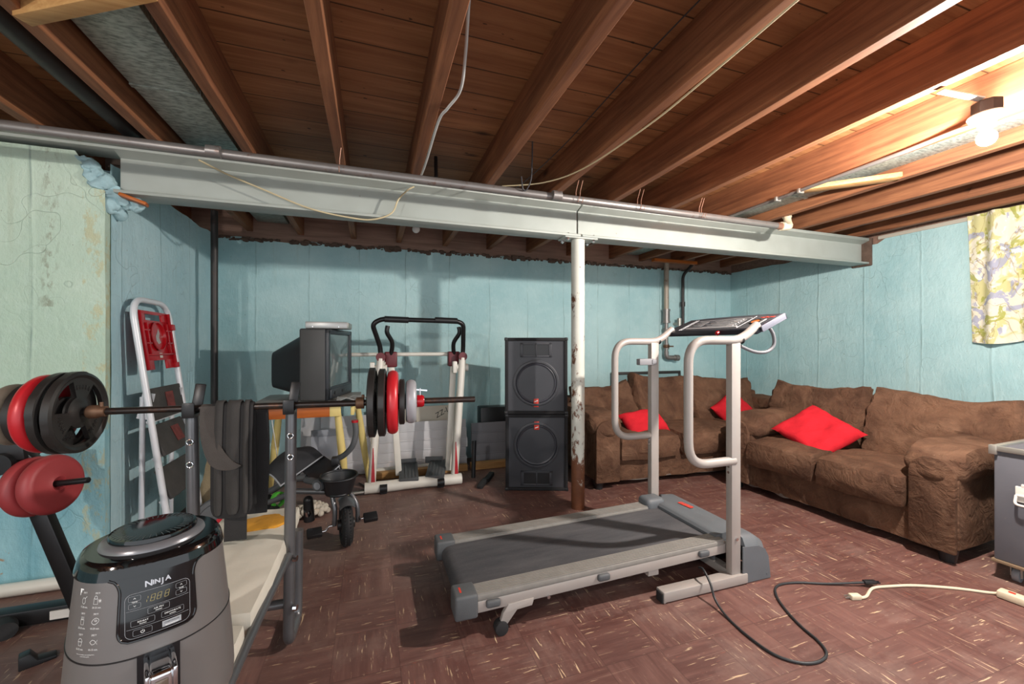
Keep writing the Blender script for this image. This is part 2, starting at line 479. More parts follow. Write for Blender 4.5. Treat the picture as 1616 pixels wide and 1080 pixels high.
WALL = m_wall('painted_concrete_turquoise', rgb(160, 198, 202), rgb(188, 218, 219), rgb(205, 196, 176))
WALLB = m_wall('painted_concrete_blue', rgb(162, 198, 207), rgb(188, 216, 221), rgb(190, 180, 165))
WALLG = m_wall('painted_concrete_pale_green', rgb(178, 202, 184), rgb(202, 218, 200), rgb(196, 168, 128), z_worn=.86)
FLOOR = m_floor()
JOIST = m_wood('joist_wood', rgb(104, 63, 43), rgb(164, 110, 76), 'Y')
DECK = m_wood('subfloor_planks', rgb(142, 90, 56), rgb(200, 142, 94), 'X', plank=.19)
PALEWOOD = m_wood('raw_pine', rgb(170, 120, 70), rgb(214, 170, 112), 'X', knots=False)
RIM = m_wood('rim_board_wood', rgb(122, 94, 80), rgb(160, 128, 112), 'X', knots=False)
ORANGE = m_wood('varnished_wood', rgb(150, 74, 26), rgb(188, 104, 44), 'X', knots=False, rough=.4)
GALV = m_galv()
POST = m_post()
BEAM = m_rust_metal('grey_beam_paint', rgb(158, 162, 154), rgb(178, 184, 178), .5, .0, (.68, .76), rgb(120, 92, 68))
CONC = simple('bare_concrete', rgb(112, 100, 90), .9, 0, .3, 8, .5, 30)
RUBBLE = simple('crumbling_mortar', rgb(104, 84, 72), .95, 0, .4, 14, .8, 40)
STEELPIPE = m_rust_metal('old_steel_pipe', rgb(116, 112, 110), rgb(148, 142, 138), .38, .5, (.58, .72), rgb(110, 80, 66))
DARKPIPE = m_rust_metal('black_iron_pipe', rgb(52, 50, 50), rgb(76, 72, 70), .5, .5, (.6, .75), rgb(86, 66, 54))
SUEDE = m_suede('brown_suede', rgb(74, 53, 42), rgb(106, 78, 61), rgb(132, 102, 82))
RED = simple('red_cloth', rgb(196, 38, 48), .95, 0, .16, 9, .5, 60, .1)
BLACKP = simple('black_plastic', rgb(30, 30, 32), .4, 0, .15, 20)
BLACKM = simple('black_metal', rgb(36, 35, 36), .35, .4, .2, 20)
CHAR = simple('charcoal_plastic', rgb(84, 86, 88), .6, 0, .12, 14, .15, 220)
HOOD = simple('grey_hood_plastic', rgb(98, 102, 106), .55, 0, .12, 6, .1, 220)
TAUPE = simple('taupe_paint', rgb(166, 158, 152), .4, .1, .06, 8)
TAUPER = simple('ribbed_grey_rail', rgb(136, 132, 126), .6, 0, .12, 24)
WHITEP = simple('white_plastic', rgb(216, 212, 204), .45, 0, .06, 10)
CREAM = simple('cream_plastic', rgb(222, 208, 180), .5, 0, .06, 10)
IVORY = m_rust_metal('ivory_tube_paint', rgb(214, 210, 200), rgb(230, 226, 216), .4, .05, (.70, .78), rgb(150, 120, 90))
LADDERW = m_rust_metal('chipped_white_tube', rgb(206, 208, 214), rgb(226, 228, 232), .35, .1, (.68, .74), rgb(140, 100, 74))
REDPL = simple('glossy_red_plastic', rgb(178, 18, 30), .25, 0, .15, 10)
BURG = simple('burgundy_plastic', rgb(104, 28, 36), .4, 0, .15, 10)
IRON = m_rust_metal('black_cast_iron', rgb(34, 33, 33), rgb(58, 55, 53), .38, .35, (.68, .8), rgb(98, 70, 54))
REDIRON = m_rust_metal('red_painted_plate', rgb(176, 24, 34), rgb(200, 40, 48), .35, .1, (.74, .8), rgb(130, 100, 60))
DULLRED = m_rust_metal('dull_red_vinyl', rgb(134, 40, 44), rgb(164, 62, 64), .5, .0, (.76, .82), rgb(150, 90, 80))
GREYPL = m_rust_metal('grey_vinyl_plate', rgb(140, 140, 144), rgb(168, 168, 172), .4, .1, (.7, .8), rgb(120, 110, 100))
OLDGREY = m_rust_metal('tarnished_grey_plate', rgb(110, 100, 88), rgb(140, 128, 112), .5, .1, (.55, .75), rgb(92, 78, 62))
BARM = m_rust_metal('worn_bar_steel', rgb(46, 42, 42), rgb(70, 62, 58), .3, .7, (.52, .66), rgb(92, 64, 50))
RUSTY = m_rust_metal('rusty_collar', rgb(90, 66, 52), rgb(120, 90, 68), .55, .5)
RACK = simple('dark_grey_tube', rgb(112, 112, 114), .3, .55, .15, 8)
CHROME = simple('chrome', rgb(214, 214, 216), .12, 1.0, .05, 10)
VINYL = simple('worn_white_vinyl', rgb(212, 206, 192), .55, 0, .08, 7, .35, 26)
FOAM = simple('yellow_foam', rgb(214, 152, 48), .95, 0, .15, 30, .6, 90)
BELTF = simple('black_belt_cloth', rgb(38, 36, 36), .85, 0, .2, 12, .3, 260)
BELTG = simple('grey_strap_cloth', rgb(74, 68, 64), .9, 0, .2, 12, .3, 320)
TREAD = m_belt()
SPKBOX = simple('black_speaker_carpet', rgb(28, 28, 31), .8, 0, .2, 30, .4, 250)
SPKGR = simple('speaker_front_grey', rgb(62, 63, 68), .45, .1, .12, 5)
CONE = simple('speaker_cone', rgb(60, 61, 69), .4, 0, .15, 10)
LOGO = simple('orange_red_print', rgb(214, 62, 44), .5, 0, .1, 10)
WHITEPRINT = simple('white_print', rgb(228, 228, 226), .5, 0, .02, 10)
YELLOW = simple('pale_yellow_paint', rgb(226, 204, 130), .5, 0, .08, 8)
TVG = simple('charcoal_tv_case', rgb(66, 66, 66), .5, 0, .1, 6)
TVB = simple('tv_bezel', rgb(46, 50, 56), .4, 0, .1, 6)
SCREEN = simple('tv_glass', rgb(96, 112, 114), .06, 0, .03, 3, spec=.8)
SILVER = simple('silver_case', rgb(170, 170, 168), .35, .5, .05, 8)
SIDING = simple('white_siding', rgb(206, 204, 206), .6, 0, .06, 5)
MDF = simple('offwhite_board', rgb(200, 192, 178), .7, 0, .08, 4)
CASEG = m_rust_metal('scuffed_grey_case', rgb(84, 86, 94), rgb(108, 108, 114), .6, .1, (.62, .78), rgb(128, 122, 116))
ALU = simple('dull_aluminium', rgb(176, 172, 164), .4, .7, .1, 20)
FRYER = simple('grey_fryer_shell', rgb(112, 108, 106), .35, .25, .03, 6)
GLOSS = simple('gloss_black', rgb(10, 11, 13), .08, 0, .1, 8, spec=.6)
PANELB = simple('black_panel', rgb(14, 15, 18), .2, 0, .1, 8)
PRINTG = simple('grey_print', rgb(150, 152, 156), .5, 0, .02, 10)
PRINTY = simple('pale_segment', rgb(150, 138, 92), .5, 0, .02, 10)
BULBOFF = simple('frosted_bulb_glass', rgb(226, 222, 218), .15, 0, .02, 5)
PORC = simple('white_porcelain', rgb(232, 230, 224), .3, 0, .02, 5)
CURT = m_curtain()
BEIGE = simple('beige_canvas', rgb(176, 158, 126), .9, 0, .15, 12, .4, 120)
KNIT = simple('cream_yarn', rgb(206, 196, 180), .95, 0, .15, 40, .8, 120)
GREEN = simple('green_plastic', rgb(74, 168, 50), .5, 0, .1, 10)
TIRE = simple('black_rubber', rgb(34, 33, 34), .75, 0, .2, 30, .2, 120)
DGREY = simple('dark_grey_fabric', rgb(52, 53, 56), .85, 0, .2, 20, .3, 220)
GREYPIPE = simple('grey_trim', rgb(130, 130, 134), .6, 0, .1, 10)
WIRE = simple('dark_cable', rgb(52, 50, 52), .5, 0, .1, 10)
WIREW = simple('white_cable', rgb(196, 196, 192), .5, 0, .1, 10)
STRING = simple('yellowed_string', rgb(206, 190, 152), .7, 0, .1, 10)
COPPER = simple('copper_hanger_wire', rgb(176, 132, 112), .4, .6, .1, 10)
GLASSF = simple('picture_glass', rgb(140, 172, 176), .12, 0, .15, 3)
NAVY = simple('navy_plastic', rgb(34, 37, 48), .45, 0, .1, 10)
CONSOLE = None
PAPER = simple('newsprint', rgb(176, 178, 176), .7, 0, .25, 30)
STEPG = simple('dark_step_rubber', rgb(70, 68, 66), .8, 0, .3, 10, .3, 80)
LABELW = simple('white_label', rgb(220, 214, 206), .6, 0, .05, 20)

# ------------------------------------------------------------------ camera
cam = bpy.data.cameras.new('camera'); camo = bpy.data.objects.new('camera', cam); COL.objects.link(camo)
YAW = R(18.75)
camo.location = (0, 0, 1.25); camo.rotation_euler = (math.pi / 2, 0, -YAW)
cam.sensor_width = 36; cam.sensor_fit = 'HORIZONTAL'; cam.lens = 650 / 1616 * 36
cam.shift_y = (545 - 540) / 1616
cam.clip_start = .02
scene.camera = camo

# ------------------------------------------------------------------ the room
ZJ = 2.33     # underside of the joists
ZD = 2.56     # underside of the boards
BY = 4.48     # back wall
RX = 4.75     # right wall
AX = -1.36    # side wall of the alcove
LY = 2.79     # face of the pale green wall
b = MB(); b.box(-4.2, 5.2, -1.6, 4.9, -.12, 0); struct('floor', b, FLOOR)
b = MB(); b.box(-4.2, 5.2, -1.6, 4.9, ZD, ZD + .05); struct('ceiling', b, DECK)

def rough_wall(mb, f, nu, nv, amp, seed):
    """wall face f(u,v)->(point, normal) with a ragged top"""
    def g(u, v):
        p, n = f(u, v)
        p = Vector(p); n = Vector(n)
        return p + n * noise.fractal(p * 1.6 + Vector((seed, 0, 0)), 1, 2, 4) * amp
    mb.grid(g, nu, nv)
def top(base, s, amp=.02, seed=0):
    return base + amp * noise.fractal(Vector((s * 3.1, seed, 0)), 1, 2, 4)
ZB = 2.255
b = MB()
def f(u, v):
    x = AX - .05 + u * (RX + .1 - AX); return (x, BY, v * top(ZB, x, .025, 3)), (0, -1, 0)
rough_wall(b, f, 90, 30, .006, 1)
b.box(AX - .1, RX + .2, BY + .015, BY + .3, 0, ZB - .02)
struct('wall_back', b, WALL)
b = MB()
def f(u, v):
    y = BY + .02 - u * (BY + 1.5); return (RX, y, v * top(2.30 if y < 2.65 else 2.255, y, .02, 9)), (-1, 0, 0)
rough_wall(b, f, 90, 30, .006, 2)
b.box(RX + .012, RX + .3, -1.6, BY + .3, 0, 2.24)
struct('wall_right', b, WALL)
b = MB()
def f(u, v):
    y = LY + .06 + u * (BY + .02 - LY - .06); return (AX, y, v * top(2.25, y, .02, 5)), (1, 0, 0)
rough_wall(b, f, 40, 30, .006, 3)
b.box(AX - .3, AX - .012, LY + .1, BY + .3, 0, 2.22)
struct('wall_left_inner', b, WALLB)
b = MB()
def f(u, v):
    x = -4.2 + u * (AX + 4.2 + .005)
    zt = 2.275 if x < AX - .12 else 2.275 - .2 * ((x - (AX - .12)) / .125)
    return (x, LY, v * zt), (0, -1, 0)
rough_wall(b, f, 90, 36, .008, 4)
b.box(-4.2, AX - .004, LY + .012, LY + .4, 0, 2.05); b.box(-4.2, AX - .13, LY + .012, LY + .4, 2.0, 2.26)
struct('wall_left', b, WALLG)
b = MB(); b.box(-4.3, -4.2, -1.6, 3.2, 0, 2.56); struct('wall_far_left', b, WALLG)
# broken concrete around the beam pocket
b = MB()
for i, (x, y, z, s) in enumerate(((-1.44, 2.80, 2.22, .07), (-1.40, 2.80, 2.17, .08), (-1.37, 2.81, 2.12, .08), (-1.34, 2.83, 2.085, .08), (-1.30, 2.84, 2.05, .07), (-1.25, 2.85, 2.035, .06), (-1.36, 2.86, 2.02, .11))):
    b.cushion((s * 1.25, s * .75, s * 1.0), Matrix.Translation((x, y, z)) @ Matrix.Rotation(i * 1.1, 4, 'Y'), .55, 8, .03, 14, i)
single('broken_concrete_edge', b, simple('flaking_pale_blue', rgb(168, 200, 206), .85, 0, .25, 22, .8, 30), 'crumbling blue painted concrete lump under the left end of the steel beam', 'rubble', kind='stuff')
b = MB(); b.obox((-1.235, 2.80, 2.045), (.12, .06, .018), (0, R(18), R(10)), .004)
single('wood_shim', b, ORANGE, 'splintered wood shim wedged under the left end of the steel beam', 'wood piece')
# mortar crust on the wall tops
b = MB()
for i in range(420):
    x = AX + (RX - AX) * rnd.random(); s = .7 + .9 * abs(noise.noise(Vector((x * 2.2, 0, 0))))
    r = rnd.uniform(.006, .02) * s
    b.cushion((r * 3.2, r * 2, r * 1.7), Matrix.Translation((x, BY - r * .5, ZB + rnd.uniform(-.02, .012) * s)), .6, 2, r * .5, 40, i)
single('mortar_crust_back', b, RUBBLE, 'dark crumbly mortar crust along the top of the back wall', 'mortar', kind='stuff')
b = MB(); b.box(-4.2, 5.2, BY + .01, BY + .05, 2.2, ZD); struct('trim_1', b, RIM)
b = MB(); b.box(RX + .02, RX + .06, -1.6, BY, 2.2, ZD); struct('trim_2', b, RIM)
b = MB(); b.box(-4.2, AX - .05, LY + .42, LY + .46, 2.0, ZD); struct('trim_3', b, CONC)
b = MB(); b.box(RX - .005, RX + .12, -1.6, 2.7, 2.295, 2.33, .004); struct('trim_4', b, MDF)

JX = [-3.05, -2.55, -2.08, -1.585, -1.095, -.66, -.178, .265, .752, 1.245, 1.725, 2.24, 2.83, 3.27, 3.77, 4.17, 4.6]
for i, x in enumerate(JX):
    b = MB()
    def f(u, v, x=x):
        pass
    w = .052
    b.box(x - w / 2, x + w / 2, -1.6, BY + .02, ZJ, ZD, .003, 1)
    o = struct('ceiling_joist', b, JOIST)

# steel I beam in two lengths, butted over the post
def ibeam(x0, x1, xw=None):
    b = MB()
    yc = 2.842
    b.box(x0, x1, yc - .076, yc + .076, 2.30, 2.328, .004)
    xt = x0; x0 = xw or x0
    b.box(x0, x1, yc - .076, yc + .076, 2.068, 2.086, .003)
    b.box(x0, x1, yc - .006, yc + .006, 2.08, 2.31)
    M = Matrix(((0, 0, 1, 0), (1, 0, 0, 0), (0, 1, 0, 0), (0, 0, 0, 1)))
    for s in (-1, 1):
        b.prism([(yc + s * .074, 2.30), (yc + s * .006, 2.30), (yc + s * .006, 2.278)], x1 - x0, Matrix.Translation((x0, 0, 0)) @ M)
        b.prism([(yc + s * .074, 2.086), (yc + s * .006, 2.106), (yc + s * .006, 2.086)], x1 - x0, Matrix.Translation((x0, 0, 0)) @ M)
    return b
struct('beam', ibeam(-4.2, 1.487, -1.31), BEAM)
struct('beam', ibeam(1.500, RX + .04), BEAM)
b = MB()
b.box(RX - .02, RX + .02, 2.75, 2.93, 2.05, 2.33, .01)
single('beam_pocket_mortar', b, RUBBLE, 'crumbly brown mortar pocket where the steel beam meets the right wall', 'mortar', kind='structure')

t = thing('support_post', 'round white steel post with rust carrying the steel beam', 'post', (1.497, 2.835, 0))
b = MB(); b.cyl((1.497, 2.835, 0), (1.497, 2.835, 2.055), .051, seg=40); part('pole', b, POST, t)
b = MB(); b.box(1.36, 1.634, 2.77, 2.90, 2.055, 2.068, .002); part('cap_plate', b, BEAM, t)
for sx in (1.39, 1.605):
    for sy in (2.785, 2.885):
        b = MB(); b.cyl((sx, sy, 2.035), (sx, sy, 2.092), .008, seg=10); b.cyl((sx, sy, 2.043), (sx, sy, 2.055), .015, seg=6)
        part('bolt', b, CHROME, t)

# ------------------------------------------------------------------ overhead: ducts, pipes, wires, lamps
def duct(name, x0, x1, z0, label):
    b = MB(); b.box(x0, x1, -1.6, BY, z0, ZD - .01, .004)
    for y in (-.6, .9, 2.3, 3.6):
        b.box(x0 - .003, x1 + .003, y, y + .025, z0 - .004, z0 + .02)
    return single(name, b, GALV, label, 'duct')
duct('sheet_metal_duct', -1.03, -.765, 2.425, 'flat galvanised duct between the joists at upper left')
duct('sheet_metal_duct', 2.90, 3.215, 2.40, 'flat galvanised duct between joists beside the lit bulb')
b = MB(); b.tube([(-1.26, -1.6, 2.43), (-1.26, 3.1, 2.43)], .045, 18)
single('round_duct', b, DARKPIPE, 'dark round pipe running between the leftmost joists', 'pipe')
b = MB(); b.beam((-1.09, 1.80, 2.36), (-.64, 1.54, 2.36), .05, .09, bev=.003)
single('wood_strap', b, PALEWOOD, 'orange pine batten nailed across two joists under the left duct', 'batten')
b = MB(); b.beam((2.86, 2.10, 2.345), (3.24, 1.72, 2.345), .09, .03, bev=.003)
single('wood_shim', b, PALEWOOD, 'pale wedge of wood under the duct near the lit bulb', 'wood piece')

PY, PZ = 2.43, 2.218
t = thing('water_pipe', 'long grey steel pipe hung on wires in front of the steel beam', 'pipe', (0, PY, PZ))
b = MB(); b.cyl((-4.2, PY, PZ), (3.13, PY + .04, PZ), .025, seg=20)
for x in (-.78, 1.1):
    b.cyl((x, PY, PZ), (x + .06, PY, PZ), .030, seg=20)
part('pipe_run', b, STEELPIPE, t)
b = MB(); b.cyl((3.10, PY + .04, PZ), (3.16, PY + .04, PZ), .027, seg=20); part('copper_end', b, COPPER, t, 'copper coloured pipe end')
b = MB(); b.tube(fillet([(3.15, PY + .04, PZ), (3.25, PY + .04, PZ), (3.30, PY + .1, PZ + .07), (3.32, PY + .12, PZ + .14)], .05), .028, 16)
b.cyl((3.15, PY + .04, PZ), (3.18, PY + .04, PZ), .034, seg=20); b.cyl((3.313, PY + .113, PZ + .11), (3.32, PY + .12, PZ + .14), .034, seg=20)
part('elbow', b, CREAM, t, 'cream plastic elbow')
for x in (-.17, 1.28, 1.31, 1.76, 1.79, 2.30, 2.32):
    b = MB(); b.tube([(x, PY - .028, PZ), (x, PY - .012, PZ - .027), (x, PY + .02, PZ - .01), (x, PY + .02, PZ + .05), (x + .01, PY + .0, ZJ + .01)], .0022, 6)
    part('hanger_wire', b, COPPER, t)
b = MB()
for k in range(3):
    b.tube(smooth([(-4.2 + i * .6, 2.765 - .012 * k, 2.338 + .01 * noise.noise(Vector((i * 1.3, k * 4, 0)))) for i in range(11)], 4), .005, 6)
single('cable_bundle', b, WIRE, 'thin dark cables lying along the top edge of the beam', 'cable', kind='stuff')

# hanging wires
def wire(name, pts, r, mat, label, cat='cable', n=8):
    b = MB(); b.tube(smooth(pts, n), r, 8); return single(name, b, mat, label, cat)
wire('hanging_cable', [(.26, .95, 2.45), (.30, 1.30, 2.43), (.345, 1.58, 2.39), (.36, 1.75, 2.35), (.325, 1.86, 2.325), (.30, 1.98, 2.32), (.298, 2.45, 2.32), (.29, 2.70, 2.32)], .0065, WIREW, 'white cable drooping off a joist at top centre')
wire('yellow_string', [(1.24, .75, 2.322), (1.262, 1.3, 2.316), (1.268, 1.7, 2.318), (1.20, 2.2, 2.31), (1.05, 2.45, 2.30), (.82, 2.62, 2.31)], .004, STRING, 'yellowish cord stapled along the joist right of centre')
wire('thin_grey_wire', [(1.15, .75, 2.52), (1.12, 1.5, 2.50), (1.08, 2.2, 2.44), (.98, 2.6, 2.36), (.93, 2.70, 2.33)], .003, WIRE, 'thin grey wire sagging between two joists right of centre')
wire('wire_hook', [(.93, 2.35, 2.50), (.955, 2.42, 2.40), (.955, 2.44, 2.30), (.925, 2.44, 2.235), (.89, 2.41, 2.225), (.88, 2.41, 2.30)], .0045, WIRE, 'black wire hook hanging behind the pipe at centre')
b = MB(); b.tube([(.40, 2.75, 2.50), (.40, 2.74, 2.34)], .012, 8); single('black_pipe_stub', b, BLACKM, 'short black rod hanging above the beam beside the white cable', 'rod')
ws = [(-.92, 2.75, 2.288), (-.78, 2.75, 2.225), (-.60, 2.75, 2.16), (-.35, 2.752, 2.075), (-.10, 2.752, 2.042), (.02, 2.752, 2.05), (.12, 2.752, 2.10), (.16, 2.752, 2.19), (.22, 2.755, 2.26), (.26, 2.76, 2.288)]
wire('beam_string', ws, .005, STRING, 'loose cream string looping across the face of the steel beam', 'string')

# lit lamp
LX, LYY, LZ = 2.50, 1.02, 2.14
t = thing('ceiling_lamp', 'lit bare bulb in white porcelain holder at upper right', 'lamp', (LX, LYY, 2.32))
b = MB(); b.lathe([(0, .09), (.045, .09), (.05, .085), (.05, .035), (0, .035)], Matrix.Translation((LX, LYY, 2.205)), 8); part('junction_box', b, DARKPIPE, t)
b = MB(); b.lathe([(0, .04), (.058, .04), (.06, .034), (.056, .026), (.034, .02), (.030, .012), (.028, -.012), (.022, -.014), (0, -.014)], Matrix.Translation((LX, LYY, 2.20)), 32); part('lamp_holder', b, PORC, t)
def globe(r):
    return [(0, -r)] + [(r * math.sin(q), -r * math.cos(q)) for q in [math.pi * k / 14 for k in range(1, 11)]]
def neck(r):
    return [(r * .78, r * .62), (r * .64, r * .95), (r * .48, r * 1.25), (r * .42, r * 1.5), (r * .40, r * 1.9), (0, r * 1.9)]
def bulb_parts(t, x, y, z, mat, mat2, lab=None):
    b = MB(); b.lathe(globe(.032), Matrix.Translation((x, y, z)), 28); o = part('bulb', b, mat, t, lab)
    b = MB(); b.lathe(neck(.032), Matrix.Translation((x, y, z)), 28); part('bulb_neck', b, mat2, o)
em = bpy.data.materials.new('lit_bulb_glass'); em.use_nodes = True
B = em.node_tree.nodes['Principled BSDF']; B.inputs['Base Color'].default_value = (1, 1, 1, 1)
B.inputs['Emission Color'].default_value = (1.0, .93, .86, 1); B.inputs['Emission Strength'].default_value = 7400.0
bulb_parts(t, LX, LYY, LZ, em, PORC, 'glowing bulb')
b = MB(); b.beam((2.26, 1.06, 2.318), (LX - .04, LYY, 2.30), .028, .006); part('mounting_strap', b, WHITEP, t)
b = MB(); b.tube(smooth([(LX + .05, LYY + .02, 2.265), (2.66, 1.10, 2.28), (2.76, 1.25, 2.318), (2.785, 1.5, 2.318), (2.80, 2.0, 2.32), (2.82, 2.68, 2.322)], 6), .012, 12)
single('conduit', b, STEELPIPE, 'grey metal conduit along the joist from the lit lamp to the beam', 'conduit')
for y in (2.05, 2.22):
    b = MB(); b.box(2.785, 2.835, y, y + .02, 2.302, 2.334, .004)
    single('conduit_clip', b, ALU, 'small metal clip on the conduit, ' + ('nearer the lamp' if y < 2.1 else 'nearer the beam'), 'clip', 'conduit clips')

t = thing('ceiling_lamp', 'unlit frosted bulb hanging in the alcove behind the beam', 'lamp', (.345, 3.5, 2.32))
bulb_parts(t, .345, 3.5, 2.215, BULBOFF, BULBOFF)
b = MB(); b.lathe([(0, .06), (.05, .06), (.05, .04), (.024, .03), (.024, 0), (0, 0)], Matrix.Translation((.345, 3.5, 2.275)), 20); part('lamp_holder', b, PORC, t)

t = thing('ceiling_lamp', 'unseen fill bulb added behind the viewer on the left', 'lamp', (-1.7, -.7, 2.32))  # added bulb out of view, brightens the dark left side
em2 = em.copy(); em2.name = 'fill_bulb_glass'; em2.node_tree.nodes['Principled BSDF'].inputs['Emission Strength'].default_value = 3200.0
bulb_parts(t, -1.7, -.7, 2.14, em2, PORC)
b = MB(); b.lathe([(0, .12), (.05, .12), (.058, .04), (.034, .02), (.028, -.012), (0, -.014)], Matrix.Translation((-1.7, -.7, 2.20)), 32); part('lamp_holder', b, PORC, t)

# ------------------------------------------------------------------ pipes on the walls
t = thing('corner_pipe', 'tall dark grey pipe standing in the left corner of the alcove', 'pipe', (-1.2, 3.9, 0))
b = MB(); b.cyl((-1.2, 3.9, 0), (-1.2, 3.9, 2.33), .025, seg=20); part('pipe_run', b, DARKPIPE, t)
GX, GY = 3.60, 4.40
t = thing('gas_pipe', 'grey pipe with valve and elbow on the back wall behind the treadmill', 'pipe', (GX, GY, 1.1))
b = MB(); b.cyl((GX, GY, 1.70), (GX, GY, 2.33), .032, seg=18); part('riser', b, m_rust_metal('old_cream_pipe', rgb(150, 138, 124), rgb(176, 162, 146), .5, .2, (.55, .7), rgb(128, 100, 84)), t)
b = MB(); b.cyl((GX, GY, 1.535), (GX, GY, 1.715), .043, seg=18); b.cyl((GX, GY, 1.535), (GX, GY, 1.56), .05, seg=18); b.cyl((GX, GY, 1.69), (GX, GY, 1.715), .05, seg=18); part('coupling', b, STEELPIPE, t)
b = MB(); b.cyl((GX, GY, 1.16), (GX, GY, 1.54), .024, seg=16); b.cyl((GX, GY, 1.42), (GX, GY, 1.47), .036, seg=14); b.cyl((GX, GY, 1.20), (GX, GY, 1.27), .034, seg=14); part('lower_pipe', b, STEELPIPE, t)
b = MB(); b.ball((GX, GY, 1.235), .04); b.cyl((GX, GY - .06, 1.235), (GX, GY + .02, 1.235), .012); b.obox((GX + .03, GY - .055, 1.235), (.07, .01, .018)); part('valve', b, RUSTY, t)
b = MB(); b.tube(fillet([(GX, GY, 1.17), (GX, GY, 1.09), (GX + .16, GY - .01, 1.085)], .05), .03, 16); b.cyl((GX + .13, GY - .01, 1.085), (GX + .18, GY - .01, 1.085), .04, seg=18); part('elbow', b, STEELPIPE, t)
t = thing('vent_pipe', 'thin black pipe bending to the joists on the back wall, right of the gas pipe', 'pipe', (3.88, 4.42, 1.4))
b = MB(); b.tube(fillet([(3.88, 4.42, 1.40), (3.88, 4.42, 2.17), (4.06, 4.40, 2.36)], .06), .02, 14); b.cyl((3.88, 4.42, 1.76), (3.88, 4.42, 1.82), .029); part('pipe_run', b, DARKPIPE, t)
b = MB(); b.cyl((3.79, 4.38, 1.50), (3.79, 4.38, 1.60), .028); b.cyl((3.79, 4.38, 1.53), (3.79, 4.48, 1.53), .02)
single('capped_pipe_stub', b, ALU, 'short capped pipe stub between the two pipes on the back wall', 'pipe')
b = MB(); b.beam((3.32, 4.30, 2.314), (3.98, 4.30, 2.314), .06, .035)
single('wood_block', b, ORANGE, 'reddish board nailed under the joists above the gas pipe', 'board')

# curtain on the right wall
b = MB()
def f(u, v):
    y = 2.02 - u * 1.15 - .03 * (v - .5)
    z = 2.325 - v * (1.03 + .035 * math.sin(u * 9 + .6))
    x = RX - .055 + .022 * math.sin(u * 31 + v * 1.5) + .012 * math.sin(u * 67 + v * 3 + 1) * (1 - .3 * v)
    return (x, y, z)
b.grid(f, 120, 40, .002)
single('curtain', b, CURT, 'floral green, blue and cream curtain hanging on the right wall', 'curtain')


# ------------------------------------------------------------------ lettering helper
def text_mesh(body, size, extrude=.0003, align='CENTER', shear=0.0, spacing=1.0, bold=0.0):
    cu = bpy.data.curves.new('txt', 'FONT'); cu.body = body; cu.size = size; cu.extrude = extrude
    cu.align_x = align; cu.align_y = 'CENTER'; cu.shear = shear; cu.space_character = spacing; cu.offset = bold; cu.resolution_u = 3
    o = bpy.data.objects.new('txt', cu); COL.objects.link(o)
    bpy.context.view_layer.update()
    dg = bpy.context.evaluated_depsgraph_get()
    me = bpy.data.meshes.new_from_object(o.evaluated_get(dg))
    bpy.data.objects.remove(o); bpy.data.curves.remove(cu)
    return me
def add_text(mb, body, size, M, **kw):
    me = text_mesh(body, size, **kw); me.transform(M); mb.bm.from_mesh(me); bpy.data.meshes.remove(me); return mb
def frame(o, x, y):
    """matrix with local x,y axes given and z=x cross y"""
    x = Vector(x).normalized(); y = Vector(y); y = (y - x * y.dot(x)).normalized(); z = x.cross(y)
    M = Matrix((x, y, z)).transposed().to_4x4(); M.translation = o; return M
XZ = Matrix(((1, 0, 0, 0), (0, 0, -1, 0), (0, 1, 0, 0), (0, 0, 0, 1)))   # local xy -> world xz, local z -> -y

# ------------------------------------------------------------------ treadmill
t = thing('treadmill', 'grey folding treadmill in the middle of the floor', 'treadmill', (1.2, 2.0, 0))
YN, YF = 1.70, 2.30           # deck sides
def zt(x): return .185 + (x - .33) * .024        # rail top height
b = MB()
for y in (1.715, 2.285):
    b.beam((.40, y, zt(.40) - .052), (1.86, y, zt(1.86) - .045), .028, .05, bev=.004)
b.box(.60, .66, 1.72, 2.28, .09, .125); b.box(1.3, 1.36, 1.72, 2.28, .10, .14)
part('deck_frame', b, TAUPE, t)
b = MB()
# belt: loop around the deck
prof = []
for k in range(9):
    a = math.pi / 2 + math.pi * k / 8
    prof.append((.40 + .05 * math.cos(a), zt(.4) - .062 + .05 * math.sin(a)))
prof = [(1.84, zt(1.84) - .012)] + prof + [(1.84, zt(1.84) - .112)]
b.grid(lambda u, v: (prof[round(u * (len(prof) - 1))][0], 1.795 + v * .41, prof[round(u * (len(prof) - 1))][1]), len(prof) - 1, 4)
part('belt', b, TREAD, t, 'grey walking belt', 50)
for y0, y1 in ((1.70, 1.79), (2.21, 2.30)):
    b = MB()
    n = 7
    for k in range(n):
        ya = y0 + .004 + (y1 - y0 - .008) * k / n; yb = ya + (y1 - y0 - .008) / n * .8
        b.beam((.42, (ya + yb) / 2, zt(.42)), (1.76, (ya + yb) / 2, zt(1.76)), yb - ya, .008)
    b.beam((.42, (y0 + y1) / 2, zt(.42) - .014), (1.76, (y0 + y1) / 2, zt(1.76) - .014), y1 - y0, .024, bev=.004)
    part('side_rail', b, TAUPER, t)
for y0, y1 in ((1.69, 1.80), (2.20, 2.31)):
    b = MB(); b.box(.325, .425, y0, y1, .095, zt(.38) + .012, .012, 3); 
    e = part('end_cap', b, CHAR, t)
    b = MB(); b.box(.352, .36, (y0 + y1) / 2 - .02, (y0 + y1) / 2 + .02, zt(.38) + .0115, zt(.38) + .0125); part('emblem', b, LOGO, e, 'small red emblem')
for x in (.49, 1.03, 1.62):
    b = MB(); b.box(x - .032, x + .032, 1.682, 1.705, zt(x) - .058, zt(x) - .026, .010, 3); part('side_bumper', b, CHAR, t)
b = MB(); b.cyl((.75, 1.70, .12), (.75, 1.694, .12), .008, seg=10); b.cyl((1.75, 1.648, .30), (1.796, 1.648, .30), .0); 
part('bolt', b, CHROME, t)
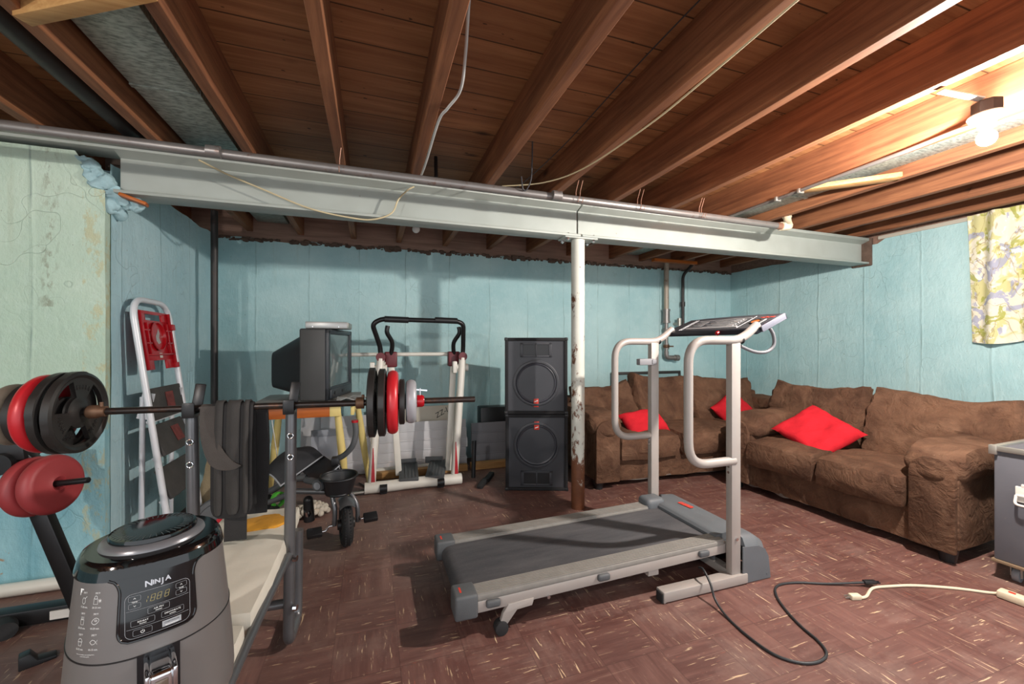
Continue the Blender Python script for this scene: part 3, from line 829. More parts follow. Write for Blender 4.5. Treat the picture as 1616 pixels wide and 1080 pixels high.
# rear lift feet with rollers
for y, s in ((1.715, -1), (2.285, 1)):
    b = MB(); b.prism([(.515, .03), (.545, .03), (.60, .095), (.67, .10), (.68, .13), (.56, .125), (.535, .09)], .02, Matrix.Translation((0, y + .0, 0)) @ XZ, .002)
    ft = part('rear_foot', b, TAUPE, t)
    b = MB(); b.cyl((.528, y - .03, .03), (.528, y + .012, .03), .03, seg=20, bev=.004); part('roller', b, TIRE, ft, 'black roller')
# motor hood
b = MB()
def hood(u, v):
    # u along y, v over the profile in x
    y = 1.650 + .70 * u
    e = min(u, 1 - u) * .70
    r = .05
    drop = 0 if e > r else r - math.sqrt(max(0, r * r - (r - e) ** 2))
    P = [(1.735, .10), (1.735, .222), (1.75, .235), (1.85, .243), (1.94, .235), (1.985, .205), (2.01, .14), (2.025, .004)]
    k = v * (len(P) - 1); i = min(int(k), len(P) - 2); f = k - i
    x = P[i][0] * (1 - f) + P[i + 1][0] * f; z = P[i][1] * (1 - f) + P[i + 1][1] * f
    if x < 1.828: y = min(max(y, 1.735), 2.275)
    return (x, y, max(.004, z - drop * min(1, z / .2)))
b.grid(hood, 40, 28)
for y in (1.650, 2.350):
    prof2 = [(1.832, .004), (2.025, .004), (2.01, .12), (1.985, .165), (1.94, .187), (1.832, .194)]
    b.prism(prof2, .006, Matrix.Translation((0, y + .003, 0)) @ XZ)
for y in (1.651, 2.349):
    for (x, z) in ((1.85, .03), (2.0, .03)):
        b.cyl((x, y - .006, z), (x, y + .006, z), .007, seg=10)
part('motor_hood', b, HOOD, t, 'charcoal motor hood', 45)
b = MB()
b.box(1.66, 1.80, 2.20, 2.32, .17, .262, .03, 4)
part('hinge_cover', b, HOOD, t)
b = MB(); M = frame((1.865, 2.10, .2465), (.12, -1, 0), (-1, -.12, 0))
b.box(-.05, .05, -.016, .016, -.0005, .0005, M=M); lg = part('hood_logo', b, LOGO, t, 'red logo patch')
b = MB(); M2 = frame((1.865, 2.10, .2472), (.12, -1, 0), (-1, -.12, 0))
for k in range(4): b.obox(M2 @ Vector((-.034 + k * .022, 0, 0)), (.006, .012, .0008))
part('lettering', b, HOOD, lg)
# uprights, base legs
for y0, y1, yl in ((1.655, 1.695, 1.67), (2.305, 2.345, 2.33)):
    b = MB(); b.box(1.766, 1.826, y0, y1, .0, 1.265, .004); u = part('upright', b, TAUPE, t)
    b = MB(); b.cyl((1.796, y0 - .006, .24), (1.796, y0, .24), .009, seg=8); b.cyl((1.762, (y0 + y1) / 2, .615), (1.768, (y0 + y1) / 2, .615), .007, seg=8); b.cyl((1.762, (y0 + y1) / 2, .585), (1.768, (y0 + y1) / 2, .585), .007, seg=8); part('bolt', b, CHROME, u)
    b = MB(); b.box(1.33, 1.86, yl - .03, yl + .03, .006, .056, .005); b.box(1.332, 1.345, yl - .026, yl + .026, .0, .05, .004); bl = part('base_leg', b, TAUPE, t)
    b = MB(); b.box(1.322, 1.335, yl - .024, yl + .024, .0, .048, .006); part('rubber_foot', b, TIRE, bl)
    # handrail loop
    yc = yl
    pts = fillet([(1.795, yc, .645), (1.50, yc, .645), (1.50, yc, 1.275), (1.84, yc, 1.275), (1.955, yc, 1.36)], .12, 9)
    b = MB(); b.tube(pts, .0225, 18); part('handrail', b, TAUPE, t)
    b = MB(); b.tube([(1.835 + .004 * k, yc, 1.275 + .003 * k) for k in range(3)], .0235, 18); part('rail_seam', b, BLACKP, t)
b = MB(); b.beam((1.79, 1.69, .05), (1.79, 2.31, .05), .05, .04); part('crossbar', b, TAUPE, t)
# small grey holder on the far upright
b = MB(); b.box(1.66, 1.78, 2.285, 2.325, 1.118, 1.160, .006); b.box(1.755, 1.79, 2.28, 2.30, 1.125, 1.155, .004); part('holder_bracket', b, GREYPIPE, t)
# console
c0 = Vector((1.925, 0, 1.337)); c1 = Vector((2.125, 0, 1.425)); cd = (c1 - c0)
CN = Vector((-cd.z, 0, cd.x)).normalized()
def con(s, y, h=0.0):
    p = c0 + cd * s + CN * h; return Vector((p.x, y, p.z))
b = MB()
M = frame(con(.5, 2.01), (cd.x, 0, cd.z), (0, 1, 0))
L = cd.length
b.prism([(-L / 2, -.355), (L / 2, -.375), (L / 2 + .012, -.2), (L / 2 + .015, 0), (L / 2 + .012, .2), (L / 2, .325), (-L / 2, .375)], -.034, M, .006)
cn = part('console', b, NAVY, t, 'dark console on top of the handrails')
b = MB(); b.prism([(-L / 2 + .012, -.335), (L / 2 - .012, -.355), (L / 2 - .008, 0), (L / 2 - .012, .305), (-L / 2 + .012, .345)], .0015, M); part('face_plate', b, simple('console_face', rgb(58, 58, 64), .3, 0, .25, 9), cn)
b = MB()
for x0, x1, y0, y1 in ((-.05, .05, -.18, .08), (-.07, -.055, -.2, .2), (.06, .066, -.2, .2), (-.04, .05, .1, .2), (-.03, .03, -.32, -.31), (-.085, .085, .226, .229), (-.085, .085, .244, .247), (-.085, .085, -.216, -.212)):
    if x1 - x0 > .08 and y1 - y0 > .05:
        for k in range(8):
            xx = x0 + (x1 - x0) * (k + .5) / 8
            b.box(xx - .0022, xx + .0022, y0, y1 - .03 * (k % 3), .0015, .0025, M=M)
    else:
        b.box(x0, x1, y0, y1, .0015, .0028, M=M)
for k in range(5): b.box(-.05 + .022 * k, -.04 + .022 * k, -.16, -.11, .0015, .004, M=M)
part('display_print', b, simple('silver_print', rgb(176, 176, 178), .35, .3, .1, 30), cn)
b = MB(); b.lathe([(0, .003), (.026, .003), (.03, .006), (.034, .003), (.034, 0), (0, 0)], M @ Matrix.Translation((-.005, -.275, .001)), 28); part('dial', b, BLACKP, cn)
b = MB(); b.lathe([(0, .0042), (.022, .0042), (.022, .003), (0, .003)], M @ Matrix.Translation((-.005, -.275, .001)), 24); part('amber_lens', b, ORANGE, cn)
b = MB()
for k in range(6): b.box(.05 + .004 * (k % 2), .066 - .003 * (k % 3), -.345 + k * .015, -.335 + k * .015, .0015, .0028, M=M)
b.box(.0565, .0595, -.345, -.26, .0015, .0028, M=M)
part('printed_mark', b, LOGO, cn, 'small red print')
b = MB(); b.box(-.085, .1, -.375, -.367, -.03, .004, .002, M=M @ Matrix.Translation((0, 0, 0))); part('end_trim', b, simple('silver_trim', rgb(128, 128, 140), .4, .3, .05, 9), cn)
b = MB(); b.cyl(con(-.02, 1.90, -.012), con(-.10, 1.90, -.012), .011, seg=14); b.tube(smooth([con(-.08, 1.90, -.014), con(-.16, 1.88, -.035), con(-.2, 1.86, -.03)], 4), .002, 6); part('safety_key', b, REDPL, cn, 'red safety key')
b = MB(); b.tube(smooth([(1.835, 1.665, 1.245), (1.92, 1.655, 1.215), (2.00, 1.65, 1.215), (2.045, 1.645, 1.25), (2.04, 1.645, 1.31), (2.01, 1.655, 1.36)], 6), .009, 10); part('console_cable', b, simple('cable_sleeve', rgb(110, 110, 114), .45, 0, .1, 10), t)
# power cord on the floor
cp = [(1.60, 1.705, .10), (1.585, 1.66, .115), (1.57, 1.60, .08), (1.553, 1.55, .03), (1.535, 1.46, .006), (1.52, 1.34, .006), (1.53, 1.23, .006), (1.585, 1.165, .006), (1.66, 1.145, .006), (1.735, 1.165, .006), (1.775, 1.225, .006), (1.795, 1.31, .006), (1.84, 1.42, .006), (1.905, 1.52, .006), (1.985, 1.575, .006), (2.10, 1.565, .006), (2.25, 1.50, .008), (2.41, 1.435, .020)]
b = MB(); b.tube(smooth(cp, 8), .0055, 10); pc = part('power_cord', b, simple('black_cord', rgb(44, 46, 48), .45, 0, .1, 10), t, 'black power cord')
b = MB(); b.beam((2.41, 1.435, .022), (2.465, 1.412, .024), .024, .018, bev=.004); b.beam((2.462, 1.416, .026), (2.482, 1.408, .026), .003, .006); b.beam((2.460, 1.406, .024), (2.478, 1.399, .024), .003, .006); part('plug', b, BLACKP, pc)

# ------------------------------------------------------------------ power strip
t = thing('power_strip', 'white power strip with its cord and plug on the floor before the case', 'power strip', (2.4, 1.35, 0))
b = MB(); b.beam((2.955, 1.165, .02), (2.985, .88, .02), .06, .036, bev=.008); st = part('strip_body', b, CREAM, t)
b = MB(); b.obox((2.96, 1.12, .038), (.014, .024, .008), (0, 0, R(6)), .002); part('switch', b, LOGO, st, 'red rocker switch')
b = MB(); b.tube(smooth([(2.26, 1.372, .008), (2.31, 1.365, .007), (2.42, 1.40, .007), (2.52, 1.385, .007), (2.66, 1.345, .007), (2.82, 1.265, .007), (2.93, 1.19, .007), (2.955, 1.16, .015)], 8), .0065, 10); part('cord', b, CREAM, t)
b = MB(); b.beam((2.225, 1.385, .012), (2.275, 1.37, .012), .03, .024, bev=.006); pl = part('plug', b, CREAM, t)
b = MB()
for dy in (-.007, .007): b.beam((2.205, 1.392 + dy, .014), (2.228, 1.385 + dy, .014), .002, .006)
b.beam((2.205, 1.392, .006), (2.228, 1.385, .006), .004, .004); part('prong', b, ALU, pl)

# ------------------------------------------------------------------ sofas
def Tm(x, y, z, rx=0, ry=0, rz=0):
    return Matrix.Translation((x, y, z)) @ Matrix.Rotation(R(rz), 4, 'Z') @ Matrix.Rotation(R(ry), 4, 'Y') @ Matrix.Rotation(R(rx), 4, 'X')
def sofa(label, loc, rotz, W, depth, seats, backs, aw, seed, armz=.66, lin_skirt=True, armroll=True):
    t = thing('sofa', label, 'sofa', loc, rotz, None, True)
    hw = W / 2
    b = MB(); b.cushion((W - .06, depth - .06, .30), Tm(0, depth / 2 - .01, .20), .10, 16, .008, 6, seed); part('base', b, SUEDE, t)
    for s in (-1, 1):
        b = MB()
        cx = s * (hw - aw / 2)
        b.cushion((aw, depth - .04, .54), Tm(cx, depth / 2 - .02, .335), .16, 16, .006, 6, seed + s)
        a = part('arm', b, SUEDE, t)
        b = MB()
        def fn(q, c, s=s):
            # padded roll flopping over the front
            fr = max(0, -q.y / (depth / 2) - .55)
            q.z -= fr * fr * .34
            q.x += -s * .03 * (1 - abs(c.z)) * 0
            return q
        b.cushion((aw + .10, depth + .02, .20), Tm(cx - s * .01, depth / 2 - .03, armz - .09), .55, 18, .016, 5, seed + s * 3, fn, .006)
        part('arm_pad', b, SUEDE, a)
        b = MB()
        hw_ = aw / 2 - .004
        poly = [(-hw_, .066), (hw_, .066), (hw_, armz - .16)] + [(hw_ * math.cos(q), armz - .16 + .10 * math.sin(q)) for q in [math.pi * k / 10 for k in range(1, 10)]] + [(-hw_, armz - .16)]
        b.prism(poly, .035, Matrix.Translation((cx, .012, 0)) @ XZ, .012)
        part('arm_front', b, SUEDE, a)
    # back frame
    b = MB(); b.cushion((W - .02, .24, .66), Tm(0, depth - .14, .40), .15, 14, .008, 6, seed + 9); part('back_frame', b, SUEDE, t)
    for i, (x0, x1) in enumerate(seats):
        b = MB()
        def fn(q, c):
            q.z += .02 * (1 - c.x * c.x) * (1 - c.y * c.y) * (1 if c.z > 0 else 0)
            if c.y < -.3: q.z -= .025 * (-c.y - .3)
            return q
        b.cushion((x1 - x0 + .02, depth - .26, .21), Tm((x0 + x1) / 2, (depth - .26) / 2 - .07, .362), .28, 18, .014, 4.5, seed + 20 + i, fn, .006, (2, 5, 1))
        part('seat_cushion', b, SUEDE, t)
    for i, bk in enumerate(backs):
        x0, x1, zt_, hh, th, lean, tilt = bk
        b = MB()
        def fn(q, c, hh=hh):
            # slumped pillow: fat bottom, crumpled top with soft ears
            k = (c.z + 1) / 2
            q.y *= 1.15 - .55 * k
            q.z += .05 * abs(c.x) ** 3 * k - .015
            return q
        b.cushion((x1 - x0 + .03, th, hh), Tm((x0 + x1) / 2, depth - .30, zt_ - hh / 2, lean, tilt, 0), .36, 22, .030, 5.0, seed + 40 + i, fn, .014, (1.4, 1, 7))
        part('back_cushion', b, SUEDE, t)
    for sx in (-1, 1):
        for sy in (.055, depth - .12):
            b = MB(); b.lathe([(0, 0), (.036, 0), (.046, .075), (0, .075)], Tm(sx * (hw - .065), sy, 0), 20); part('foot', b, BLACKP, t)
    b = MB(); 
    b.grid(lambda u, v: (-hw + .12 + u * (W - .24), .045 + .008 * math.sin(u * 40), .058 + v * .04 - (1 - v) * .024 * (noise.noise(Vector((u * 9, seed, 0))) + .3)), 60, 3, .002)
    part('torn_lining', b, simple('grey_lining_%d' % seed, rgb(108, 100, 94), .9, 0, .2, 20), t)
    return t
sofa('brown suede sofa by the right wall next to the grey case', (3.065, 2.13, 0), R(-86.5), 1.50, .96,
     [(-.55, .0), (.0, .53)], [(-.78, -.005, .905, .52, .30, -14, 0), (.005, .80, .90, .52, .32, -14, 1.5)], .22, 1)
sofa('brown suede sofa along the back wall behind the treadmill', (3.10, 3.06, 0), R(-2), 2.60, .96,
     [(-1.08, -.44), (-.44, .35), (.35, 1.07)], [(-1.19, -.52, .84, .46, .28, -16, -5), (-.52, .16, .925, .55, .30, -16, 3), (.16, 1.06, .88, .52, .28, -14, 4)], .24, 2)

def throw_pillow(label, M, w, h, th, seed):
    b = MB()
    n = 26
    for side in (1, -1):
        def f(u, v, side=side):
            x = 2 * u - 1; y = 2 * v - 1
            px = x * (1 - .07 * (1 - y * y)); py = y * (1 - .07 * (1 - x * x))
            t_ = max(0, (1 - x ** 4)) ** .5 * max(0, (1 - y ** 4)) ** .5
            p = Vector((px * w / 2, py * h / 2, side * (th / 2) * t_ * (.8 + .2 * (1 - x * x * y * y))))
            wv = noise.fractal(p * 8 + Vector((seed, 0, 0)), 1, 2, 5)
            p.z += wv * .022 * t_ ** .5 + (abs(x * y) ** 2) * .02 * noise.noise(Vector((x * 2, y * 2, seed)))
            return p
        b.grid(f, n, n)
    bmesh.ops.remove_doubles(b.bm, verts=b.bm.verts[:], dist=.0005)
    bmesh.ops.recalc_face_normals(b.bm, faces=b.bm.faces[:])
    b.bm.transform(M)
    return single('throw_pillow', b, RED, label, 'pillow', 'red throw pillows on the sofas', 60)
throw_pillow('largest red pillow, tipped on the seat of the right sofa', Tm(3.36, 2.33, .56, 36, 0, -60) @ Matrix.Rotation(R(-38), 4, 'Z'), .46, .42, .14, 1)
throw_pillow('red pillow squashed on the back sofa beside its left arm', Tm(2.43, 3.28, .515, 46, 0, 2) @ Matrix.Rotation(R(6), 4, 'Z'), .46, .27, .15, 2)
throw_pillow('red pillow leaning in the right corner of the back sofa, partly behind the treadmill upright', Tm(3.70, 3.44, .545, 55, 0, -8) @ Matrix.Rotation(R(32), 4, 'Z'), .42, .36, .12, 3)

# picture leaning behind the back sofa
t = thing('picture_frame', 'dark framed picture leaning on the back wall behind the sofa', 'picture', (3.33, 4.42, 0))
M = frame((3.33, 4.40, 0), (1, 0, 0), (0, .04, 1))
b = MB()
for x0, x1, y0, y1 in ((-.52, .52, .88, .915), (-.52, -.485, .2, .9), (.485, .52, .2, .9), (-.52, .52, .17, .205)): b.box(x0, x1, y0, y1, -.012, .012, .002, M=M)
b.box(-.02, .02, 0, .18, -.01, .01, M=M)
part('frame', b, GREYPIPE if False else DARKPIPE, t)
b = MB(); b.box(-.49, .49, .2, .89, -.004, .002, M=M); part('glass', b, GLASSF, t)

# ------------------------------------------------------------------ speakers
def speaker(label, loc, rotz, flip):
    t = thing('loudspeaker', label, 'speaker', loc, rotz, 'stacked black loudspeakers', True)
    w, h, d = .535, .655, .36
    F = Matrix.Identity(4)
    if flip: F = Matrix.Translation((0, 0, h)) @ Matrix.Rotation(math.pi, 4, 'Y')
    b = MB(F); fr = .028
    b.box(-w / 2, w / 2, .022, d, .0, h, .006)
    for x0, x1, z0, z1 in ((-w / 2, -w / 2 + fr, 0, h), (w / 2 - fr, w / 2, 0, h), (-w / 2, w / 2, 0, fr), (-w / 2, w / 2, h - fr, h)):
        b.box(x0, x1, 0, .05, z0, z1, .006)
    part('cabinet', b, SPKBOX, t)
    b = MB(F); b.box(-w / 2 + fr, w / 2 - fr, .014, .03, fr, h - fr); part('baffle', b, SPKGR, t)
    for sx in (-1, 1):
        for sz in (0, 1):
            b = MB(F); b.box(sx * w / 2 - .024 if sx > 0 else -w / 2 - .004, w / 2 + .004 if sx > 0 else -w / 2 + .024, -.004, .04, -.002 if sz == 0 else h - .026, .026 if sz == 0 else h + .002, .006); part('corner_guard', b, BLACKP, t)
    cz = .265
    A = F @ Tm(0, .014, cz, 90, 0, 0)
    b = MB(); b.lathe([(.196, 0), (.198, .008), (.188, .012), (.176, .010), (.172, .004), (.172, -.004)], A, 56)
    for k in range(8):
        a = k * math.pi / 4 + .39; p = A @ Vector((.185 * math.cos(a), .185 * math.sin(a), .010)); q = A @ Vector((.185 * math.cos(a), .185 * math.sin(a), .015)); b.cyl(p, q, .006, seg=8)
    part('woofer_ring', b, SPKGR, t)
    b = MB()
    pr = [(.174, .002), (.165, .007), (.155, .003)]
    for k in range(12): 
        r = .153 - k * .0085; pr += [(r, -.004 - k * .0032), (r - .004, -.002 - k * .0032)]
    pr += [(.048, -.040)]
    b.lathe(pr, A, 56); cone = part('cone', b, CONE, t, None, 30)
    b = MB(); b.lathe([(.05, -.040), (.047, -.026), (.035, -.014), (.018, -.008), (0, -.006)], A, 40); part('dust_cap', b, CONE, cone)
    b = MB(F)
    hx, hz0, hz1 = .135, .488, .612
    for x0, x1, z0, z1 in ((-hx, -hx + .026, hz0, hz1), (hx - .026, hx, hz0, hz1), (-hx, hx, hz0, hz0 + .016), (-hx, hx, hz1 - .016, hz1), (-.006, .006, hz0, hz1)):
        b.box(x0, x1, .004, .016, z0, z1, .002)
    hn = part('horn', b, SPKGR, t)
    b = MB(F); b.box(-hx + .02, hx - .02, .010, .0145, hz0 + .01, hz1 - .01); part('horn_mouth', b, BLACKP, hn)
    b = MB(F); b.box(-.04, .04, .011, .014, .468, .474); part('port_slot', b, BLACKP, t)
    b = MB(F); b.box(-.021, .021, .005, .0145, .062, .132, .001); bd = part('badge', b, LOGO, t, 'orange red badge')
    b = MB(F); b.obox((0, .0045, .112), (.03, .001, .008), (0, R(-20), 0)); b.box(-.012, .012, .0042, .005, .078, .081); part('badge_print', b, WHITEPRINT, bd)
    return t
sp = (1.335, 3.275)
speaker('upper loudspeaker of the stack, its horn above the cone', (1.325, 3.262, .659), R(-20), False)
speaker('lower loudspeaker of the stack on the floor, turned upside down', (1.335, 3.275, .0), R(-20), True)

# ------------------------------------------------------------------ road case
t = thing('road_case', 'scuffed grey road case on casters at the right edge', 'case', (3.48, .93, 0), R(3), None, True)
b = MB(); b.box(-.30, .30, -.36, .35, .105, .70, .008); part('case_body', b, CASEG, t)
b = MB()
for x in (-.30, .30):
    for y in (-.36, .35): b.box(x - .016, x + .016, y - .016, y + .016, .665, .715, .004)
for x in (-.30, .30): b.box(x - .013, x + .013, -.36, .35, .685, .712, .003)
for y in (-.36, .35): b.box(-.30, .30, y - .013, y + .013, .685, .712, .003)
part('edge_trim', b, ALU, t, 'aluminium edge trim')
b = MB(); b.box(-.308, .308, -.366, .358, .09, .106, .003); part('bottom_board', b, simple('worn_plywood', rgb(134, 112, 88), .8, 0, .2, 12), t)
for sx in (-.235, .235):
    for sy in (-.29, .285):
        b = MB(); b.box(sx - .03, sx + .03, sy - .03, sy + .03, .075, .09); b.box(sx - .02, sx + .02, sy - .004 - .02, sy - .016, .03, .08); b.box(sx - .02, sx + .02, sy + .016, sy + .02, .03, .08); c = part('caster', b, ALU, t)
        b = MB(); b.cyl((sx, sy - .014, .034), (sx, sy + .014, .034), .034, seg=24, bev=.004); part('wheel', b, GREYPIPE, c)
b = MB(); b.box(-.312, -.30, .17, .27, .44, .52, .003); b.box(-.312, -.30, .19, .25, .515, .535, .003); la = part('latch', b, WHITEP, t, 'white metal handle')
b = MB(); b.tube(fillet([(-.316, .265, .475), (-.335, .265, .43), (-.335, .165, .43), (-.316, .165, .475), (-.316, .265, .475)], .018), .006, 8); part('bail', b, WHITEP, la)
b = MB(); b.tube(smooth([(-.2, .1, .715), (-.16, .02, .75), (-.1, -.08, .765), (-.02, -.2, .72)], 6), .008, 8)
part('lid_strap', b, GREYPIPE, t)

# ------------------------------------------------------------------ barbell and its plates
def bp(x, dz=0.0, dy=0.0): return Vector((x, 1.819 - .0747 * x + dy, 1.01 + dz))
AXD = Vector((1, -.0747, 0)).normalized()
def AXM(x): return frame(bp(x), (0, 0, 1), Vector((0, 0, 1)).cross(AXD) * -1) if False else Matrix.Translation(bp(x)) @ AXD.to_track_quat('Z', 'Y').to_matrix().to_4x4()
t = thing('barbell', 'long worn steel barbell bar resting across the bench uprights', 'barbell', (0, 1.82, 0))
b = MB(); b.cyl(bp(-1.42), bp(.432), .0128, seg=24, bev=.002); part('bar', b, BARM, t)
for x0, x1 in ((-.955, -.90), (-.052, -.020)):
    b = MB(); b.lathe([(0, 0), (.021, 0), (.024, .006), (.024, (x1 - x0) * .55), (.019, (x1 - x0) * .75), (.019, x1 - x0), (0, x1 - x0)] if x0 < -.5 else [(0, 0), (.02, 0), (.024, .004), (.024, x1 - x0), (0, x1 - x0)], AXM(x0 - .012), 28); c = part('collar', b, RUSTY, t, 'rusty inner collar')
    b = MB(); p = bp((x0 + x1) / 2); b.cyl(p + Vector((0, 0, .018)), p + Vector((0, 0, .034)), .006, seg=10); part('set_screw', b, RUSTY, c)

def iron_plate(x, rad, th, label, group, holes=3, phase=0.0):
    t = thing('weight_plate', label, 'weight plate', tuple(bp(x)), 0, group, True)
    M = AXD.to_track_quat('Z', 'Y').to_matrix().to_4x4() @ Matrix.Rotation(phase, 4, 'Z')
    b = MB(M)
    rs = [.0127, .03, .042, .056, rad * .80, rad * .86, rad * .93, rad]
    hz = [th * .62, th * .62, th * .40, th * .26, th * .26, th * .26, th * .5, th * .36]
    NS = 72
    bm = bmesh.new()
    V = {}
    for s in (0, 1):
        for i in range(len(rs)):
            for k in range(NS):
                a = 2 * math.pi * k / NS
                rr = rs[i]
                if i == len(rs) - 1 and holes: rr += .003 * (1 if (k // 6) % 4 == 0 else 0)
                V[s, i, k] = bm.verts.new((rr * math.cos(a), rr * math.sin(a), hz[i] * (1 if s else -1)))
    def hole(i, k):
        if not holes or i not in (3,): return False
        a = (k + .5) / NS * holes % 1.0
        return .22 < a < .78
    for i in range(len(rs) - 1):
        for k in range(NS):
            k2 = (k + 1) % NS
            if hole(i, k):
                continue
            for s in (0, 1):
                q = [V[s, i, k], V[s, i + 1, k], V[s, i + 1, k2], V[s, i, k2]]
                bm.faces.new(q if s else q[::-1])
            if i < len(rs) - 1 and hole(i + 1, k): bm.faces.new((V[0, i + 1, k], V[0, i + 1, k2], V[1, i + 1, k2], V[1, i + 1, k]))
            if i > 0 and hole(i - 1, k): bm.faces.new((V[0, i, k], V[1, i, k], V[1, i, k2], V[0, i, k2]))
            if i == 3 or hole(i, k) is False and i == 3:
                if hole(i, k2): bm.faces.new((V[0, i, k2], V[0, i + 1, k2], V[1, i + 1, k2], V[1, i, k2]))
                if hole(i, (k - 1) % NS): bm.faces.new((V[0, i, k], V[1, i, k], V[1, i + 1, k], V[0, i + 1, k]))
    for k in range(NS):
        k2 = (k + 1) % NS
        bm.faces.new((V[0, 7, k], V[1, 7, k], V[1, 7, k2], V[0, 7, k2]))
        bm.faces.new((V[0, 0, k], V[0, 0, k2], V[1, 0, k2], V[1, 0, k]))
    b._merge(bm)
    part('disc', b, IRON, t, None, 30)
    b = MB(M)
    for s in (1, -1):
        for h in range(holes or 3):
            a0 = 2 * math.pi * h / (holes or 3)
            for k in range(5):
                a = a0 + (k - 2) * .16
                c = Vector((math.cos(a) * rad * .63, math.sin(a) * rad * .63, s * th * .27))
                b.obox(c, (.016, .006, .004), (0, 0, a), .001); b.obox(c + Vector((.004 * math.sin(a), -.004 * math.cos(a), 0)), (.004, .010, .004), (0, 0, a), .001)
    part('raised_lettering', b, IRON, t)
    return t
def round_plate(x, rad, th, mat, label, group):
    b = MB(); h = th / 2; e = th * .42
    pr = [(.0127, h * .6), (.03, h * .7), (rad * .5, h), (rad - e, h)]
    for k in range(1, 8):
        a = k / 8 * math.pi; pr.append((rad - e + e * math.sin(a), h * math.cos(a)))
    pr += [(rad - e, -h), (rad * .5, -h), (.03, -h * .7), (.0127, -h * .6), (.0127, h * .6)]
    b.lathe(pr, AXM(x), 56)
    return single('weight_plate', b, mat, label, 'weight plate', group, 30, None, tuple(bp(x)))
GL, GRt = 'plates on the left end of the barbell', 'plates on the right end of the barbell'
iron_plate(-.998, .143, .030, 'black iron plate with cut-out holes, innermost on the left barbell end', GL, 3, R(200))
iron_plate(-1.036, .143, .030, 'black iron plate between red plate and innermost plate, left barbell end', GL, 3, R(150))
round_plate(-1.083, .136, .046, REDIRON, 'red plate on the left barbell end', GL)
iron_plate(-1.123, .110, .026, 'smaller black iron plate between the red and grey plates, left barbell end', GL, 0)
round_plate(-1.172, .105, .050, OLDGREY, 'tarnished grey plate, outermost on the left barbell end', GL)
iron_plate(.002, .143, .030, 'large black iron plate, innermost on the right barbell end', GRt, 3, R(90))
iron_plate(.041, .141, .030, 'large black iron plate beside the red plate, right barbell end', GRt, 3, R(40))
round_plate(.083, .134, .044, REDIRON, 'red plate on the right barbell end', GRt)
iron_plate(.120, .096, .024, 'smaller black iron plate between red and grey plates, right barbell end', GRt, 0)
round_plate(.157, .093, .044, GREYPL, 'smooth grey plate, outermost on the right barbell end', GRt)
t = thing('spin_collar', 'red clamp collar with a screw on the right barbell end', 'collar', tuple(bp(.195)))
b = MB(); b.lathe([(.0135, 0), (.026, 0), (.026, .022), (.021, .03), (.0135, .03), (.0135, 0)], AXM(.182), 28); part('ring', b, REDPL, t)
b = MB(); p = bp(.195); b.cyl(p + Vector((0, 0, .02)), p + Vector((0, 0, .055)), .004, seg=10); b.beam(p + Vector((-.02, 0, .050)), p + Vector((.03, 0, .044)), .006, .006); part('thumb_screw', b, CHROME, t)

# ------------------------------------------------------------------ weight bench
t = thing('weight_bench', 'weight bench with worn white pads and dark tube frame', 'bench', (-.48, 1.6, 0))
for s, x in ((1, -.323), (-1, -.648)):
    b = MB(); b.tube(fillet([(x + .012 * (s > 0), 1.872, .985), (x + .005, 1.876, .40), (x, 1.88, .035), (x + .004, 2.06, .035), (x + .008, 2.065, .42)], .05, 7), .021, 18)
    u = part('upright', b, RACK, t)
    b = MB(); xx = x + .012 * (s > 0)
    y0 = bp(xx).y
    b.box(xx - .020, xx + .020, y0 - .034, y0 + .036, .978, .992, .003)
    b.box(xx - .020, xx + .020, y0 - .036, y0 - .028, .978, 1.035, .003)
    b.beam((xx + .004, y0 + .030, .98), (xx + .016, y0 + .055, 1.09), .036, .009, up=(1, 0, 0)) if False else b.obox((xx + .008, y0 + .040, 1.04), (.036, .010, .12), (R(-10), R(6), 0), .004)
    part('bar_hook', b, BLACKM, u)
    for z in (.885, .80):
        b = MB(); b.tube([(xx + .010 * math.cos(a), 1.8515, z + .010 * math.sin(a)) for a in [k * math.pi / 8 for k in range(16)]], .003, 8, True); hb = part('hole_bushing', b, CHROME, u, 'chrome ring'); b = MB(); b.cyl((xx, 1.850, z), (xx, 1.858, z), .009, seg=16); part('hole', b, BLACKP, hb) if False else part('hole_dark', b, BLACKP, u)  # black disc stands in for the shade inside each open hole
    for z, yy in ((.39, 1.855), (.19, 1.858)):
        b = MB(); b.cyl((x + .022, yy, z), (x + .036, yy - .004, z), .012, seg=8); part('bolt', b, CHROME, u)
b = MB(); b.cyl((-.648, 1.90, .19), (-.323, 1.90, .19), .018, seg=14); part('crossbar', b, RACK, t)
b = MB(); b.cyl((-.648, 1.90, .39), (-.323, 1.90, .39), .018, seg=14); part('crossbar', b, RACK, t)
for x in (-.33, -.63):
    b = MB(); b.tube([(x + .015, 1.83, .415), (x, 1.4, .415), (x - .012, .80, .415)], .014, 12); part('side_rail', b, RACK, t)
b = MB(); b.tube(fillet([(-.48, .95, .40), (-.48, .90, .04), (-.48, .75, .03)], .06), .02, 12); part('front_leg', b, RACK, t)
b = MB()
def fn(q, c):
    q.z -= .012 * max(0, abs(c.x) - .6); return q
b.cushion((.315, .86, .075), Tm(-.488, 1.80, .434), .12, 22, .008, 9, 3, fn, .006, (3, 1, 1)); part('back_pad', b, VINYL, t, 'white vinyl back pad with a tear')
b = MB(); b.cushion((.315, .56, .075), Tm(-.492, 1.07, .434), .12, 20, .006, 9, 4, fn, .005, (3, 1, 1)); part('seat_pad', b, VINYL, t, 'white vinyl seat pad')
b = MB()
pts = []
